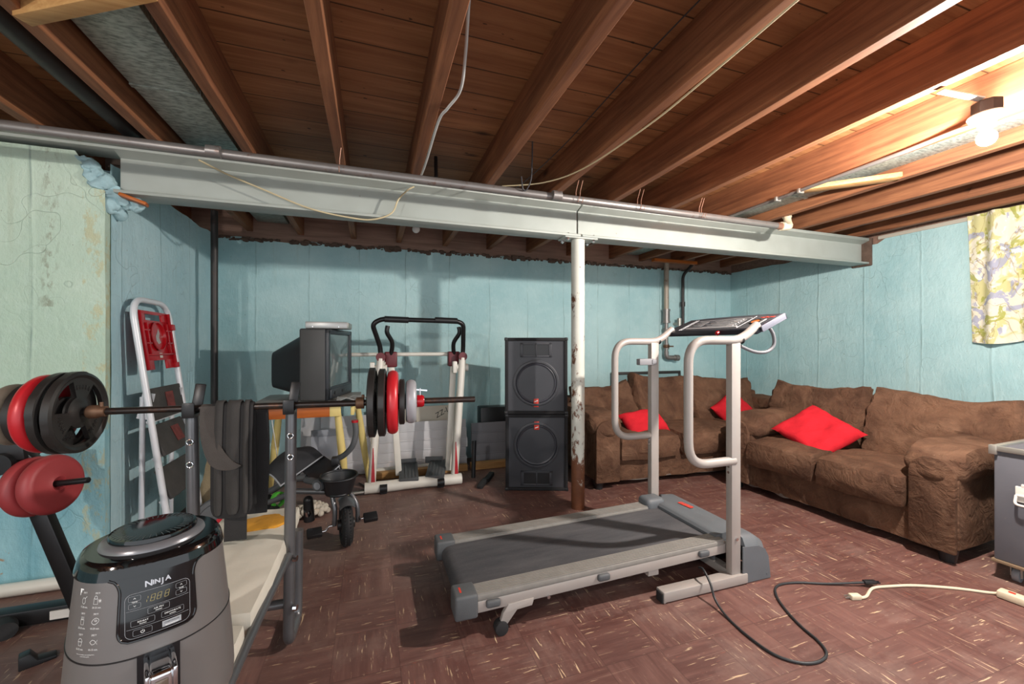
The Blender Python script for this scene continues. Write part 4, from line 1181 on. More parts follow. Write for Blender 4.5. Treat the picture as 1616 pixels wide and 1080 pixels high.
for k in range(26):
    a = 2 * math.pi * k / 26; rr = 1 + .35 * noise.noise(Vector((math.cos(a) * 1.7, math.sin(a) * 1.7, 4)))
    pts.append((-.455 + .095 * rr * math.cos(a), 2.06 + .085 * rr * math.sin(a)))
b.prism(pts, .012, Matrix.Translation((0, 0, .466)), .004); part('exposed_foam', b, FOAM, t, 'yellow foam showing through the tear')
RIBF = simple('belt_rib_cloth', rgb(54, 51, 49), .85, 0, .2, 14, .3, 260)
# lifting belt over the bar
t = thing('lifting_belt', 'black padded lifting belt draped over the barbell', 'belt', (-.5, 1.85, 1.0))
def ribbon(mb, f, nu, nv, th): mb.grid(f, nu, nv, th)
def beltbody(x0, x1, zf, zb, off, bulge=.0):
    def f(u, v):
        # v runs front-bottom -> over the bar -> back-bottom
        L1, L2, rr = 1.01 - zf, 1.01 - zb, .016 + off
        s = v * (L1 + math.pi * rr + L2)
        w = 1.0
        if s < L1:
            z = zf + s; y = -rr - .015 * math.sin(min(1, (L1 - s) / .2) * 1.5)
            d = z - zf
            if d < .05: w = .62 + .38 * math.sqrt(max(0, 1 - (1 - d / .05) ** 2))
        elif s < L1 + math.pi * rr:
            a = (s - L1) / rr; y = -rr * math.cos(a); z = 1.01 + rr * math.sin(a)
        else:
            z = 1.01 - (s - L1 - math.pi * rr); y = rr + .01
        x = (x0 + x1) / 2 + (u - .5) * (x1 - x0) * w
        return (x, bp(x).y + y - bulge * math.sin(u * math.pi), z)
    return f
b = MB(); b.grid(beltbody(-.575, -.437, .595, .62, .004, .006), 14, 70, .012); main = part('belt_body', b, BELTF, t)
for x0, x1 in ((-.562, -.535), (-.522, -.478), (-.466, -.448)):
    b = MB(); b.grid(beltbody(x0, x1, .612, .72, .013, .007), 6, 60, .005); part('padded_rib', b, RIBF, main)
b = MB(); b.grid(lambda u, v: (-.555 + u * .155 + .004 * math.sin(v * 4), bp(-.48).y + .045 + .012 * math.sin(v * 3), 1.015 - v * .44), 8, 20, .012); part('back_flap', b, BELTF, t)
b = MB(); b.grid(lambda u, v: (-.545 + u * .075, bp(-.5).y + .035 - .01 * v, .70 - v * .215), 6, 10, .01); part('lower_flap', b, BELTF, t)
Le = [(-.612, 1.025), (-.611, .95), (-.600, .88), (-.575, .81), (-.535, .783), (-.49, .782)]
Re = [(-.553, 1.025), (-.556, .95), (-.552, .90), (-.527, .852), (-.497, .815), (-.468, .795)]
Ls, Rs = smooth([(x, 0, z) for x, z in Le], 6), smooth([(x, 0, z) for x, z in Re], 6)
def f(u, v):
    k = min(int(v * (len(Ls) - 1)), len(Ls) - 2); fr = v * (len(Ls) - 1) - k
    l = Ls[k].lerp(Ls[k + 1], fr); r = Rs[k].lerp(Rs[k + 1], fr); p = l.lerp(r, u)
    y = bp(p.x).y - .020 - .035 * math.sin(v * math.pi * .6)
    if v < .02: y += .02
    return (p.x, y, p.z)
b = MB(); b.grid(f, 8, 40, .005); part('hook_strap', b, BELTG, t, 'dark grey strap folded across the belt')

# tub under the bench
b = MB(); b.lathe([(0, .0), (.075, 0), (.088, .02), (.098, .27), (.104, .29), (.100, .31), (.09, .31), (.085, .29), (0, .28)], Matrix.Translation((-.335, 1.16, 0)), 40)
single('round_tub', b, CREAM, 'pale round plastic tub on the floor beside the bench', 'tub')

# ------------------------------------------------------------------ leg machine at the far left
t = thing('weight_machine', 'black steel exercise machine frame at the left edge by the green wall', 'exercise machine', (-1.4, 2.45, 0))
b = MB(); b.beam((-1.50, 2.42, .82), (-1.235, 2.38, .06), .06, .05, up=(0, 1, 0), bev=.006); part('slanted_post', b, BLACKM, t)
b = MB(); b.beam((-1.9, 2.44, .045), (-1.20, 2.44, .045), .07, .065, bev=.005); bs = part('base_tube', b, BLACKM, t)
b = MB(); b.box(-1.36, -1.27, 2.398, 2.4045, .025, .062); part('sticker', b, LABELW, bs, 'white sticker')
b = MB(); b.cyl((-1.53, 2.44, .035), (-1.47, 2.34, .035), .036, seg=20); part('rubber_foot', b, TIRE, t)
b = MB(); b.beam((-1.75, 2.42, .76), (-1.42, 2.40, .80), .09, .09, bev=.01); b.cyl((-1.49, 2.33, .745), (-1.49, 2.46, .745), .045, seg=24); b.beam((-1.47, 2.40, .80), (-1.36, 2.40, .66), .05, .05, bev=.004); part('pivot_joint', b, BLACKM, t)
pd = Vector((1, -.30, .11)).normalized()
pc = Vector((-1.33, 2.36, .640))
b = MB(); b.cyl(pc - pd * .15, pc + pd * .155, .013, seg=16, bev=.002); part('plate_peg', b, BLACKM, t)
def peg_plate(k, label):
    b = MB(); Mx = Matrix.Translation(pc + pd * k) @ pd.to_track_quat('Z', 'Y').to_matrix().to_4x4()
    r, h = .128, .034
    pr = [(.014, h * .5), (.03, h), (.05, h * .8), (r - .03, h * .92)]
    for q in range(1, 8):
        a = q / 8 * math.pi; pr.append((r - .03 + .03 * math.sin(a), h * .95 * math.cos(a)))
    pr += [(r - .03, -h * .92), (.03, -h), (.014, -h * .5), (.014, h * .5)]
    b.lathe(pr, Mx, 56); single('weight_plate', b, DULLRED, label, 'weight plate', 'dull red plates on the machine peg', 30, None, tuple(pc + pd * k))
peg_plate(-.075, 'dull red plate on the machine peg, behind the other red one'); peg_plate(.0, 'dull red plate on the machine peg, in front with bar poking out')

# ------------------------------------------------------------------ things along the left wall
b = MB(); b.tube([(-4.2, 2.735, .035), (-1.40, 2.735, .035)], .032, 16)
single('floor_pipe', b, IVORY, 'chipped white pipe lying along the base of the green wall', 'pipe')
b = MB(); b.prism([(-.05, 0), (.05, 0), (.05, .012), (.0, .02), (-.02, .055), (-.05, .05)], .05, Tm(-1.26, 2.16, 0, 0, 0, 30) @ XZ, .004)
single('black_bracket', b, BLACKP, 'small black plastic piece on the floor by the machine base', 'bracket')

# step ladder
t = thing('step_ladder', 'white step ladder with red tray leaning on the blue wall', 'ladder', (-1.15, 3.14, 0))
def lx(z): return -1.10 - .2 * z / 1.5
def lrail(y, z): return Vector((lx(z), y, z))
b = MB(); b.tube(fillet([lrail(2.92, .03), lrail(2.92, 1.52), lrail(3.36, 1.52), lrail(3.36, .03)], .13, 10), .017, 16); part('front_frame', b, LADDERW, t)
for y in (2.955, 3.325):
    b = MB(); b.tube([(-1.27, y, .03), (-1.262, y, .95)], .014, 12); part('rear_leg', b, LADDERW, t)
    b = MB(); b.beam((lx(.95) - .005, y, .97), (-1.262, y, .82), .006, .06, up=(1, 0, 0)); part('hinge_plate', b, LADDERW, t)
for y in (2.92, 3.36): 
    b = MB(); b.cyl((lx(0), y, 0), (lx(.05), y, .05), .021, seg=14); part('rubber_foot', b, TIRE, t)
for y in (2.955, 3.325): 
    b = MB(); b.cyl((-1.27, y, 0), (-1.27, y, .04), .018, seg=14); part('rubber_foot', b, TIRE, t)
for i, (z, dx, ti) in enumerate(((.90, .0, 10), (.685, .035, 24), (.43, .045, 24))):
    b = MB(); b.obox((lx(z) + .0, 3.14, z), (.022, .40, .19), (0, R(-ti), 0), .006); s_ = part('step', b, STEPG, t, 'dark ribbed step')
    b = MB(); b.obox((lx(z) + .0125 * math.cos(R(ti)), 3.16 + .03 * i, z + .01), (.002, .10, .10), (0, R(-ti), 0)) if i < 2 else None
    if i < 2: part('step_label', b, simple('torn_label_%d' % i, rgb(128, 62, 58), .7, 0, .45, 25), s_, 'worn red and white label')
    b = MB(); b.obox((lx(z) - .012, 3.14, z - .10), (.02, .40, .018), (0, R(-ti), 0), .003); part('step_rim', b, LADDERW, s_)
b = MB()
Mt = frame((lx(1.29) + .004, 3.14, 1.285), (0, 1, 0), (-.2 / 1.5, 0, 1))
for x0, x1, y0, y1 in ((-.185, .185, .155, .175), (-.185, -.10, .115, .16), (.10, .185, .115, .16), (-.185, .185, -.02, .118), (-.185, .185, -.13, -.02), (-.185, -.08, -.185, -.125), (.08, .185, -.185, -.125)):
    b.box(x0, x1, y0, y1, -.012, .0, .003, M=Mt)
tr = part('paint_tray', b, REDPL, t, 'red plastic tray')
b = MB(); b.lathe([(.085, 0), (.092, .014), (.083, .016), (.078, .004), (0, .003)], Mt @ Matrix.Translation((0, .02, 0)), 36)
for x0, x1, y0, y1 in ((-.185, -.17, -.18, .17), (.17, .185, -.18, .17), (-.17, -.10, -.03, -.02), (.10, .17, -.03, -.02), (-.17, -.1, .05, .06), (.1, .17, .05, .06), (-.17, .17, -.10, -.09), (-.13, -.12, -.09, .1), (.12, .13, -.09, .1)): b.box(x0, x1, y0, y1, 0, .016, .002, M=Mt)
b.box(.165, .20, .06, .10, -.01, .03, .004, M=Mt); b.box(.165, .205, -.185, -.15, -.01, .02, .004, M=Mt)
part('tray_ribs', b, REDPL, tr)
b = MB(); b.box(-.005, .028, -.115, -.085, .002, .004, M=Mt); part('price_sticker', b, LABELW, tr, 'small white sticker')
b = MB(); b.prism([(-.02, .0), (.0, .02), (.02, .045), (.03, .02), (.015, -.01), (.03, -.04), (.0, -.05), (-.02, -.03)], .004, Mt @ Matrix.Translation((0, .02, .001))); part('sticker', b, PAPER, tr, 'torn paper sticker')

# plate and bag on the floor behind the bench
b = MB(); Mx = Matrix.Translation((-.90, 3.02, .15)) @ Vector((.25, -1, .12)).to_track_quat('Z', 'Y').to_matrix().to_4x4()
b.lathe([(.015, .012), (.05, .016), (.056, .010), (.115, .010), (.122, .018), (.145, .018), (.15, .010), (.15, -.012), (.015, -.012), (.015, .012)], Mx, 48)
t = single('weight_plate', b, CHAR, 'dark grey disc plate standing on the floor behind the bench', 'weight plate', None, 30, None, (-.90, 3.02, .15))
b = MB(); b.lathe([(0, .013), (.02, .013), (.024, .017), (0, .018)], Matrix.Translation((0, 0, 0)) @ Mx, 20); o = part('hub_cap', b, REDPL, t, 'red centre')
b = MB()
def fn(q, c):
    k = (c.z + 1) / 2; q.x *= 1 - .35 * k; q.y *= 1 - .5 * k; return q
b.cushion((.24, .18, .46), Tm(-1.05, 3.50, .235), .35, 14, .02, 6, 8, fn, .012, (6, 6, 1)); single('canvas_bag', b, BEIGE, 'beige canvas bag slumped beside the ladder', 'bag')

# ------------------------------------------------------------------ table with the television
t = thing('side_table', 'yellow-legged wooden table under the old television', 'table', (-.45, 3.5, 0))
b = MB(); b.box(-.80, -.09, 3.18, 3.86, .815, .84, .006); part('table_top', b, simple('grey_table_top', rgb(150, 146, 140), .6, 0, .15, 10), t)
b = MB(); b.box(-.74, -.27, 3.225, 3.245, .735, .815, .002); b.box(-.74, -.12, 3.80, 3.82, .735, .815, .002); b.box(-.75, -.73, 3.23, 3.82, .735, .815, .002); part('apron', b, ORANGE, t)
b = MB(); b.box(-.29, -.215, 3.222, 3.25, .735, .815, .004); b.box(-.15, -.125, 3.25, 3.80, .735, .815, .003); part('corner_block', b, YELLOW, t)
for (x, y, x2, y2) in ((-.245, 3.26, -.175, 3.36), (-.70, 3.28, -.78, 3.24), (-.13, 3.74, -.02, 3.84), (-.70, 3.76, -.80, 3.84)):
    b = MB(); b.cyl((x, y, .82), ((x + x2) / 2, (y + y2) / 2, .42), .022, .030, seg=18); b.cyl(((x + x2) / 2, (y + y2) / 2, .42), (x2, y2, 0), .030, .017, seg=18); part('leg', b, YELLOW, t)
# television: local frame, screen toward local -y
tw, th_ = .56, .53
t = thing('television', 'old charcoal tube television on the yellow-legged table', 'television', (-.251, 3.543, .842), R(76.2), None, True)
b = MB()
b.box(-tw / 2, tw / 2, .0, .19, 0, th_, .014, 3)
part('case_front', b, TVG, t)
b = MB()
def fz(u, v):
    a = 2 * math.pi * u
    k = v
    w = (.265 * (1 - k) + .12 * k); h0 = .02 + .06 * k; h1 = .50 * (1 - k) + .36 * k
    cx, cz = math.cos(a), math.sin(a)
    n = .35
    x = w * math.copysign(abs(cx) ** n, cx); z = (h0 + h1) / 2 + (h1 - h0) / 2 * math.copysign(abs(cz) ** n, cz)
    return (x, .185 + .27 * k, z)
b.grid(fz, 48, 10, closeu=True)
b.box(-.10, .10, .44, .462, .10, .34, .01)
part('tube_housing', b, BLACKP, t, 'dark tapering back')
b = MB()
for x0, x1, z0, z1 in ((-tw / 2, -tw / 2 + .045, 0, th_), (tw / 2 - .045, tw / 2, 0, th_), (-tw / 2, tw / 2, th_ - .045, th_), (-tw / 2, tw / 2, 0, .10)):
    b.box(x0, x1, -.018, .01, z0 + .004, z1 - .004, .008, 3)
b.box(-tw / 2 + .03, tw / 2 - .03, -.03, .0, .01, .085, .012, 3)
bz = part('bezel', b, TVB, t)
b = MB(); b.grid(lambda u, v: ((u - .5) * (tw - .08), -.004 - .016 * (1 - (2 * u - 1) ** 2) * (1 - (2 * v - 1) ** 2), .095 + v * (th_ - .135)), 20, 20); part('screen', b, SCREEN, t, 'curved glass screen')
b = MB(); b.cyl((-.18, -.036, .05), (-.18, -.026, .05), .012, seg=16); b.box(-.02, .06, -.034, -.028, .04, .06, .002); part('button', b, BLACKP, bz)
t = thing('disc_player', 'silver disc player lying on top of the television', 'disc player', (-.30, 3.52, 1.375), R(-3), None, True)
b = MB(); b.box(-.16, .13, -.16, .12, .0, .05, .004); part('case', b, SILVER, t)
b = MB(); b.box(.13, .137, -.15, .11, .006, .046, .002); b.box(.137, .139, -.10, .02, .028, .036); part('front_panel', b, ALU, t)
b = MB()
for x in (-.11, .07): b.cyl((x, -.163, .012), (x, -.159, .012), .004, seg=8)
part('screws', b, CHROME, t)
b = MB()
b.grid(lambda u, v: (-.245 + u * .23, 3.20 + v * .16 + .02 * u, .846 + .022 * math.sin(u * 5 + v * 2) ** 2 + .008 * noise.noise(Vector((u * 6, v * 6, 1)))), 24, 14, .003)
single('crumpled_paper', b, PAPER, 'crumpled printed paper on the table in front of the television', 'paper')

# ------------------------------------------------------------------ boards leaning on the back wall
def siding(name, mat, x0, x1, y0, ztop, label, rows, lean=.10, group=None):
    """stacked lap boards on one panel leaning back"""
    b = MB(); M = frame((0, y0, .005), (1, 0, 0), (0, lean, 1))
    hgt = ztop
    for k in range(rows):
        za, zb = hgt * k / rows, hgt * (k + 1) / rows
        dx = .02 * noise.noise(Vector((k * 1.7, x0, 0)))
        b.box(x0 + dx, x1 + dx, za, zb, 0, .014, .001, M=M)
        b.box(x0 + dx, x1 + dx, za, za + .012, .012, .022, .002, M=M)
        xs = x0 + (x1 - x0) * (.2 + .6 * ((k * .37) % 1)); b.box(xs, xs + .004, za + .012, zb, .013, .016, M=M)
    return single(name, b, mat, label, 'siding panel')
siding('siding_panel', SIDING, -.02, .93, 4.20, .475, 'stack of white siding boards leaning behind the exercise glider', 5)
siding('siding_panel', simple('shaded_siding', rgb(128, 128, 134), .6, 0, .06, 5), .98, 1.42, 4.18, .43, 'white siding panel with painted-in shade, leaning between the glider and the loudspeakers', 4)  # white siding too; the grey colour stands in for the loudspeakers' shadow
siding('siding_panel', SIDING, -.46, .03, 4.25, .56, 'white siding boards leaning behind the yellow table legs', 5)
b = MB(); M = frame((0, 4.33, 0), (1, 0, 0), (0, .10, 1)); b.box(.0, .86, .0, .61, 0, .018, .002, M=M); b.box(.0, .86, .606, .613, -.002, .02, M=M)
o = single('leaning_board', b, MDF, 'off-white board with pencilled letters leaning behind the siding stack', 'board')
b = MB(); add_text(b, 'ZZ-L', .075, frame((.70, 4.33 + .054, .535), (1, 0, 0), (0, .10, 1)) @ Matrix.Translation((0, 0, .0195)) @ Matrix.Rotation(R(28), 4, 'Z'), shear=.2); part('lettering', b, BLACKP, o)
b = MB(); M = frame((-.38, 4.12, .0), (1, 0, 0), (0, .12, 1)); 
b.box(-.15, .12, .0, .47, 0, .012, .002, M=M)
for x0, x1, y0, y1 in ((-.15, -.09, 0, .47), (-.15, .12, .41, .47)): b.box(x0, x1, y0, y1, .01, .02, .003, M=M)
o = single('framed_panel', b, simple('pale_grey_panel', rgb(170, 172, 180), .5, 0, .05, 6), 'pale grey framed panel with brass slot leaning behind the tricycle', 'panel')
b = MB(); b.box(-.115, -.10, .16, .29, .02, .024, .003, M=M); 
for k in range(4): b.box(-.113, -.102, .17 + k * .03, .185 + k * .03, .023, .028, .002, M=M)
part('slot_plate', b, COPPER, o)
b = MB(); M = frame((-.56, 4.30, .02), (1, 0, 0), (.25, .10, 1)); b.box(-.08, .16, .0, .62, 0, .012, .002, M=M); single('white_sheet', b, SIDING, 'slanted white sheet leaning behind the grey framed panel', 'panel')
b = MB(); b.box(.0, .90, 4.02, 4.09, .0, .06, .003); single('wood_rail', b, PALEWOOD, 'raw wood strip on the floor behind the glider pedals', 'wood strip')
b = MB(); b.box(.94, 1.46, 4.02, 4.10, .0, .065, .003); single('wood_rail', b, PALEWOOD, 'raw wood strip on the floor under the shaded siding panel', 'wood strip')
b = MB(); b.box(1.10, 1.55, 4.28, 4.44, .0, .58, .008); single('black_box', b, BLACKP, 'black box standing behind the shaded siding and loudspeakers', 'box')

# ------------------------------------------------------------------ exercise glider
t = thing('exercise_glider', 'white air walker machine with black handle against the back wall', 'exercise machine', (.3, 3.8, 0))
b = MB(); b.tube(fillet([(-.06, 3.66, .05), (.18, 3.66, .05), (.30, 3.66, .055), (.46, 3.66, .055), (.60, 3.66, .05), (.76, 3.66, .05)], .03), .047, 18); part('front_base', b, IVORY, t)
for x in (.09, .57):
    b = MB(); b.cyl((x - .03, 3.63, .045), (x + .03, 3.63, .045), .036, seg=14); b.tube([(x + .04 * math.cos(a), 3.66 + .052 * 0 - .0, .05 + .0) for a in (0, 1)], .0) if False else None
    b.box(x - .03, x + .03, 3.61, 3.71, .0, .06, .008); part('base_strap', b, BLACKP, t)
b = MB(); b.tube([(-.06, 4.14, .04), (.80, 4.14, .04)], .035, 14); part('rear_base', b, IVORY, t)
for x0, x1, y1 in ((-.005, .07, 3.80), (.70, .80, 3.80)):
    b = MB(); b.tube(smooth([(x0, 3.67, .09), (x0 + (x1 - x0) * .5, 3.73, .6), (x1, y1, 1.13)], 6), .033, 16); p_ = part('front_post', b, IVORY, t)
    b = MB(); M = frame((x0 + .012, 3.672 - .020, .10), (1, 0, 0), (.07, .12, 1)); b.prism([(-.016, .0), (.016, .0), (.004, .28), (-.002, .28)], .016, M); part('red_stripe', b, REDPL, p_, 'red wedge decal')
    b = MB(); b.tube([(x1 + .02, y1 + .04, 1.10), (x0 + .02, 4.12, .05)], .024, 12); part('rear_post', b, IVORY, t)
    b = MB(); b.cyl((x1, y1 - .03, 1.145), (x1, y1 + .06, 1.145), .040, seg=20); part('pivot_knob', b, BURG, t)
    b = MB(); b.cyl((x1 - .055, y1 + .02, 1.04), (x1 + .055, y1 + .02, 1.04), .036, seg=18); b.box(x1 - .09, x1 - .05, y1 - .01, y1 + .05, .99, 1.10, .008); part('bearing_housing', b, IVORY, t)
# top handle
b = MB(); b.tube(fillet([(.07, 3.80, 1.14), (.068, 3.79, 1.23), (.00, 3.70, 1.43), (.075, 3.70, 1.475), (.74, 3.70, 1.465), (.79, 3.71, 1.44), (.805, 3.79, 1.22), (.80, 3.80, 1.14)], .05, 7), .021, 14); hb = part('top_handle', b, BLACKM, t, 'black looped handle')
for x0, x1 in ((.10, .30), (.53, .73)):
    b = MB(); b.cyl((x0, 3.70, 1.474), (x1, 3.70, 1.469), .027, seg=16); part('foam_grip', b, BLACKP, hb)
b = MB(); b.cyl((-.20, 3.95, 1.165), (.76, 3.95, 1.165), .018, seg=14); part('crossbar', b, IVORY, t)
for xa, xb, px in ((.16, .225, .31), (.735, .665, .56)):
    b = MB(); b.beam((xa, 3.90, 1.12), (xb, 3.80, .09), .055, .03, up=(0, 1, 0), bev=.006); part('swing_arm', b, IVORY, t)
    b = MB(); b.box(xa - .055, xa + .055, 3.86, 3.94, 1.05, 1.19, .012, 3); part('arm_bracket', b, BURG, t)
    b = MB(); s = 1 if xa < .4 else -1
    b.tube(smooth([(xa, 3.88, 1.16), (xa + s * .01, 3.84, 1.27), (xa - s * .035, 3.80, 1.36), (xa - s * .03, 3.80, 1.42)], 5), .020, 12); part('swing_handle', b, BLACKM, t)
    b = MB(); b.obox((px, 3.80, .115), (.165, .36, .03), (R(7), 0, R(-4 if s > 0 else -14)), .008)
    for q in range(5): b.obox((px - .06 + q * .03, 3.80, .133), (.006, .33, .006), (R(7), 0, R(-4 if s > 0 else -14)))
    b.obox((px, 3.97, .155), (.165, .02, .06), (0, 0, R(-4 if s > 0 else -14)), .005)
    part('pedal', b, CHAR, t, 'grey foot pedal')
b = MB(); b.tube([(-.22, 3.62, .03), (.0, 3.64, .03)], .0 + .012, 10); part('support_rod', b, ALU, t)
b = MB(); b.tube([(.89, 3.74, .02), (.90, 3.75, .36)], .02, 10); single('black_rod', b, BLACKP, 'black foam-covered rod standing right of the glider', 'rod')
for i, (x, y, rz, lab) in enumerate(((.93, 3.55, -35, 'small black rubber foot piece on floor, nearer the glider'), (1.03, 3.70, -35, 'small black rubber foot piece on floor, nearer the loudspeakers'))):
    b = MB(); b.obox((x, y, .022), (.05, .17, .04), (R(6), 0, R(rz)), .01); single('rubber_block', b, TIRE, lab, 'rubber block', 'rubber blocks by the loudspeakers')

# ------------------------------------------------------------------ tricycle
t = thing('tricycle', 'black folding push tricycle lying between the bench and the glider', 'tricycle', (-.3, 2.9, 0))
hd = Vector((.16, -.985, 0)).normalized(); ax = Vector((hd.y * -1, hd.x, 0)); wc = Vector((-.155, 2.78, .132))
Mw = Matrix.Translation(wc) @ ax.to_track_quat('Z', 'Y').to_matrix().to_4x4()
b = MB()
pr = []
for k in range(17):
    a = 2 * math.pi * k / 16; pr.append((.102 + .030 * math.cos(a), .034 * math.sin(a)))
b.lathe(pr, Mw, 48)
for k in range(40):
    a = 2 * math.pi * k / 40
    for s in (-1, 1):
        p = Mw @ Vector((math.cos(a) * .129, math.sin(a) * .129, s * .014)); b.obox(p, (.008, .008, .008), (0, 0, a))
wl = part('front_wheel', b, TIRE, t)
b = MB(); b.lathe([(0, .05), (.03, .05), (.034, .03), (.075, .022), (.075, -.022), (.034, -.03), (.03, -.05), (0, -.05)], Mw, 28); part('hub', b, BLACKP, wl)
ft = wc + Vector((-.03, .03, .19))
b = MB()
for s in (-1, 1):
    b.tube(smooth([ft + ax * s * .01, ft + ax * s * .05 + Vector((0, 0, -.01)), wc + ax * s * .065 + Vector((0, 0, .10)), wc + ax * s * .068], 6), .014, 12)
part('fork', b, RACK, t)
b = MB(); b.grid(lambda u, v: wc + ax * (v - .5) * .09 + hd * (.150 * math.cos(.95 + u * 1.2)) + Vector((0, 0, .150 * math.sin(.95 + u * 1.2) + .02 - .02 * (2 * v - 1) ** 2)), 16, 6, .004); part('mudguard', b, RACK, t)
for s, pp in ((1, Vector((-.01, 2.75, .165))), (-1, Vector((-.33, 2.74, .115)))):
    h0 = wc + ax * s * .07
    b = MB(); b.tube(smooth([h0, h0 + ax * s * .03 + Vector((0, 0, .0)), pp - ax * s * .06, pp - ax * s * .03], 5), .007, 10); cr = part('crank', b, CHROME, t)
    b = MB(); M = Matrix.Translation(pp) @ Matrix.Rotation(math.atan2(ax.y, ax.x), 4, 'Z') @ Matrix.Rotation(R(28), 4, 'X'); b.box(-.042, .042, -.03, .03, -.015, .015, .006, M=M); part('pedal', b, BLACKP, cr)
st = ft + Vector((-.02, .05, .0))
b = MB(); b.tube([ft, st + Vector((.0, .03, .12)), (-.222, 2.90, .50)], .018, 14); part('steering_stem', b, BLACKM, t)
b = MB()
def fb(u, v):
    a = 2 * math.pi * u; k = v
    w, d = .108 * (.72 + .28 * k), .085 * (.7 + .3 * k)
    return (-.195 + w * math.cos(a), 2.765 + d * math.sin(a), .335 + .105 * k + .01 * math.sin(a))
b.grid(fb, 36, 8, .003, closeu=True)
b.lathe([(0, 0), (.07, 0), (.068, .006), (0, .006)], Matrix.Translation((-.195, 2.765, .335)), 28)
b.tube([fb(k / 36, 1) for k in range(36)], .007, 8, True); bk = part('basket', b, BLACKP, t)
b = MB(); b.cyl((-.27, 2.80, .40), (-.315, 2.73, .40), .034, seg=24); b.cyl((-.40, 2.93, .385), (-.285, 2.77, .40), .022, seg=16); part('lamp_barrel', b, CHAR, t)
b = MB(); b.lathe([(0, 0), (.022, 0), (.022, .003), (0, .003)], Matrix.Translation((-.315, 2.73, .40)) @ Vector((-.045, -.07, 0)).to_track_quat('Z', 'Y').to_matrix().to_4x4(), 20); part('round_emblem', b, PRINTG, bk)
b = MB(); b.tube(smooth([(-.222, 2.90, .51), (-.17, 2.87, .54), (-.12, 2.85, .60), (-.10, 2.85, .68), (-.106, 2.85, .755)], 6), .018, 14); hbx = part('handlebar', b, CHAR, t, 'curved grey handle grip')
b = MB(); b.cyl((-.106, 2.85, .75), (-.106, 2.85, .765), .021, seg=14); part('grip_end', b, REDPL, hbx, 'red ring')
b = MB(); b.box(-.25, -.20, 2.87, 2.93, .47, .525, .008); part('clamp', b, BLACKP, t)
b = MB()
def fs(u, v):
    a = Vector((-.69, 3.10, .40)); b_ = Vector((-.46, 3.16, .545)); c = Vector((-.31, 3.00, .515)); d = Vector((-.55, 2.94, .36))
    p = a.lerp(b_, u).lerp(d.lerp(c, u), v); p.z += .05 * math.sin(u * math.pi) * (1 - v) + .03 * math.sin(v * math.pi); return p
b.grid(fs, 20, 12, .02); se = part('seat_pad', b, DGREY, t)
b = MB(); b.tube([fs(u / 12, 1) + Vector((0, -.01, .0)) for u in range(13)], .005, 8); b.tube([fs(0, v / 8) for v in range(9)], .005, 8); part('piping', b, PRINTG, se)
b = MB()
def fs2(u, v):
    a = Vector((-.44, 3.0, .43)); b_ = Vector((-.30, 3.02, .50)); c = Vector((-.20, 2.86, .475)); d = Vector((-.33, 2.81, .375))
    return a.lerp(b_, u).lerp(d.lerp(c, u), v) + Vector((0, 0, -.02 * math.sin(u * 3.1) * math.sin(v * 3.1)))
b.grid(fs2, 12, 12, .012); se2 = part('footrest_mat', b, BLACKP, t)
b = MB(); b.tube([fs2(u / 10, 1) for u in range(11)] + [fs2(1, 1 - v / 8) for v in range(1, 9)], .005, 8); part('piping', b, PRINTG, se2)
b = MB(); b.tube(smooth([(-.74, 3.12, .30), (-.64, 3.07, .29), (-.52, 3.0, .37), (-.40, 2.93, .40)], 6), .022, 12); b.tube(smooth([(-.74, 3.03, .24), (-.62, 2.98, .25), (-.46, 2.90, .33)], 6), .018, 12); b.tube([(-.46, 2.9, .33), ft], .018, 12); part('frame_tube', b, RACK, t)
for i, (c, dv) in enumerate(((Vector((-.58, 2.98, .115)), 1), (Vector((-.66, 3.20, .115)), 1))):
    Mr = Matrix.Translation(c) @ Vector((.9, .3, .1)).to_track_quat('Z', 'Y').to_matrix().to_4x4()
    b = MB(); b.lathe([(.05, .022), (.095, .026), (.113, .012), (.113, -.012), (.095, -.026), (.05, -.022), (.05, .022)], Mr, 40); rw = part('rear_wheel', b, TIRE, t)
    b = MB(); b.lathe([(0, .03), (.03, .03), (.05, .02), (.05, -.02), (0, -.02)], Mr, 28); part('hub', b, BLACKP, rw)
b = MB(); Mr = Matrix.Translation((-.575, 3.0, .255)) @ Vector((.8, -.6, .1)).to_track_quat('Z', 'Y').to_matrix().to_4x4(); b.lathe([(.035, .012), (.048, .012), (.048, -.012), (.035, -.012), (.035, .012)], Mr, 28); part('brake_ring', b, GREEN, t, 'bright green ring')
b = MB(); b.cyl((-.37, 2.83, .16), (-.375, 2.82, .29), .032, .028, seg=18); b.ball((-.375, 2.82, .29), .028); part('bell', b, BLACKM, t)
b = MB(); b.cyl((-.373, 2.815, .20), (-.376, 2.800, .235), .02, seg=14); part('bell_dome', b, CHROME, t)
b = MB()
for k in range(60):
    a = k * 2.4; r = .085 * math.sqrt((k + .5) / 60)
    b.ball((-.42 + r * math.cos(a) * 1.3, 3.33 + r * math.sin(a), .03 + .05 * (1 - (k / 60)) + rnd.uniform(-.008, .012)), rnd.uniform(.016, .026), seg=8)
single('mop_head', b, KNIT, 'cream yarn mop head on the floor behind the tricycle', 'mop', ang=60)
wire('floor_cable', [(-.11, 3.95, .01), (-.04, 3.78, .01), (-.10, 3.72, .012), (-.16, 3.70, .01), (-.08, 3.66, .012), (-.03, 3.86, .05), (-.06, 4.0, .25)], .006, WIRE, 'thin black cable on the floor left of the glider base')
wire('hanging_wire', [(-.66, 3.24, .74), (-.64, 3.22, .62), (-.625, 3.22, .50), (-.62, 3.22, .42)], .003, WIREW, 'thin white wire hanging from the yellow-legged table')

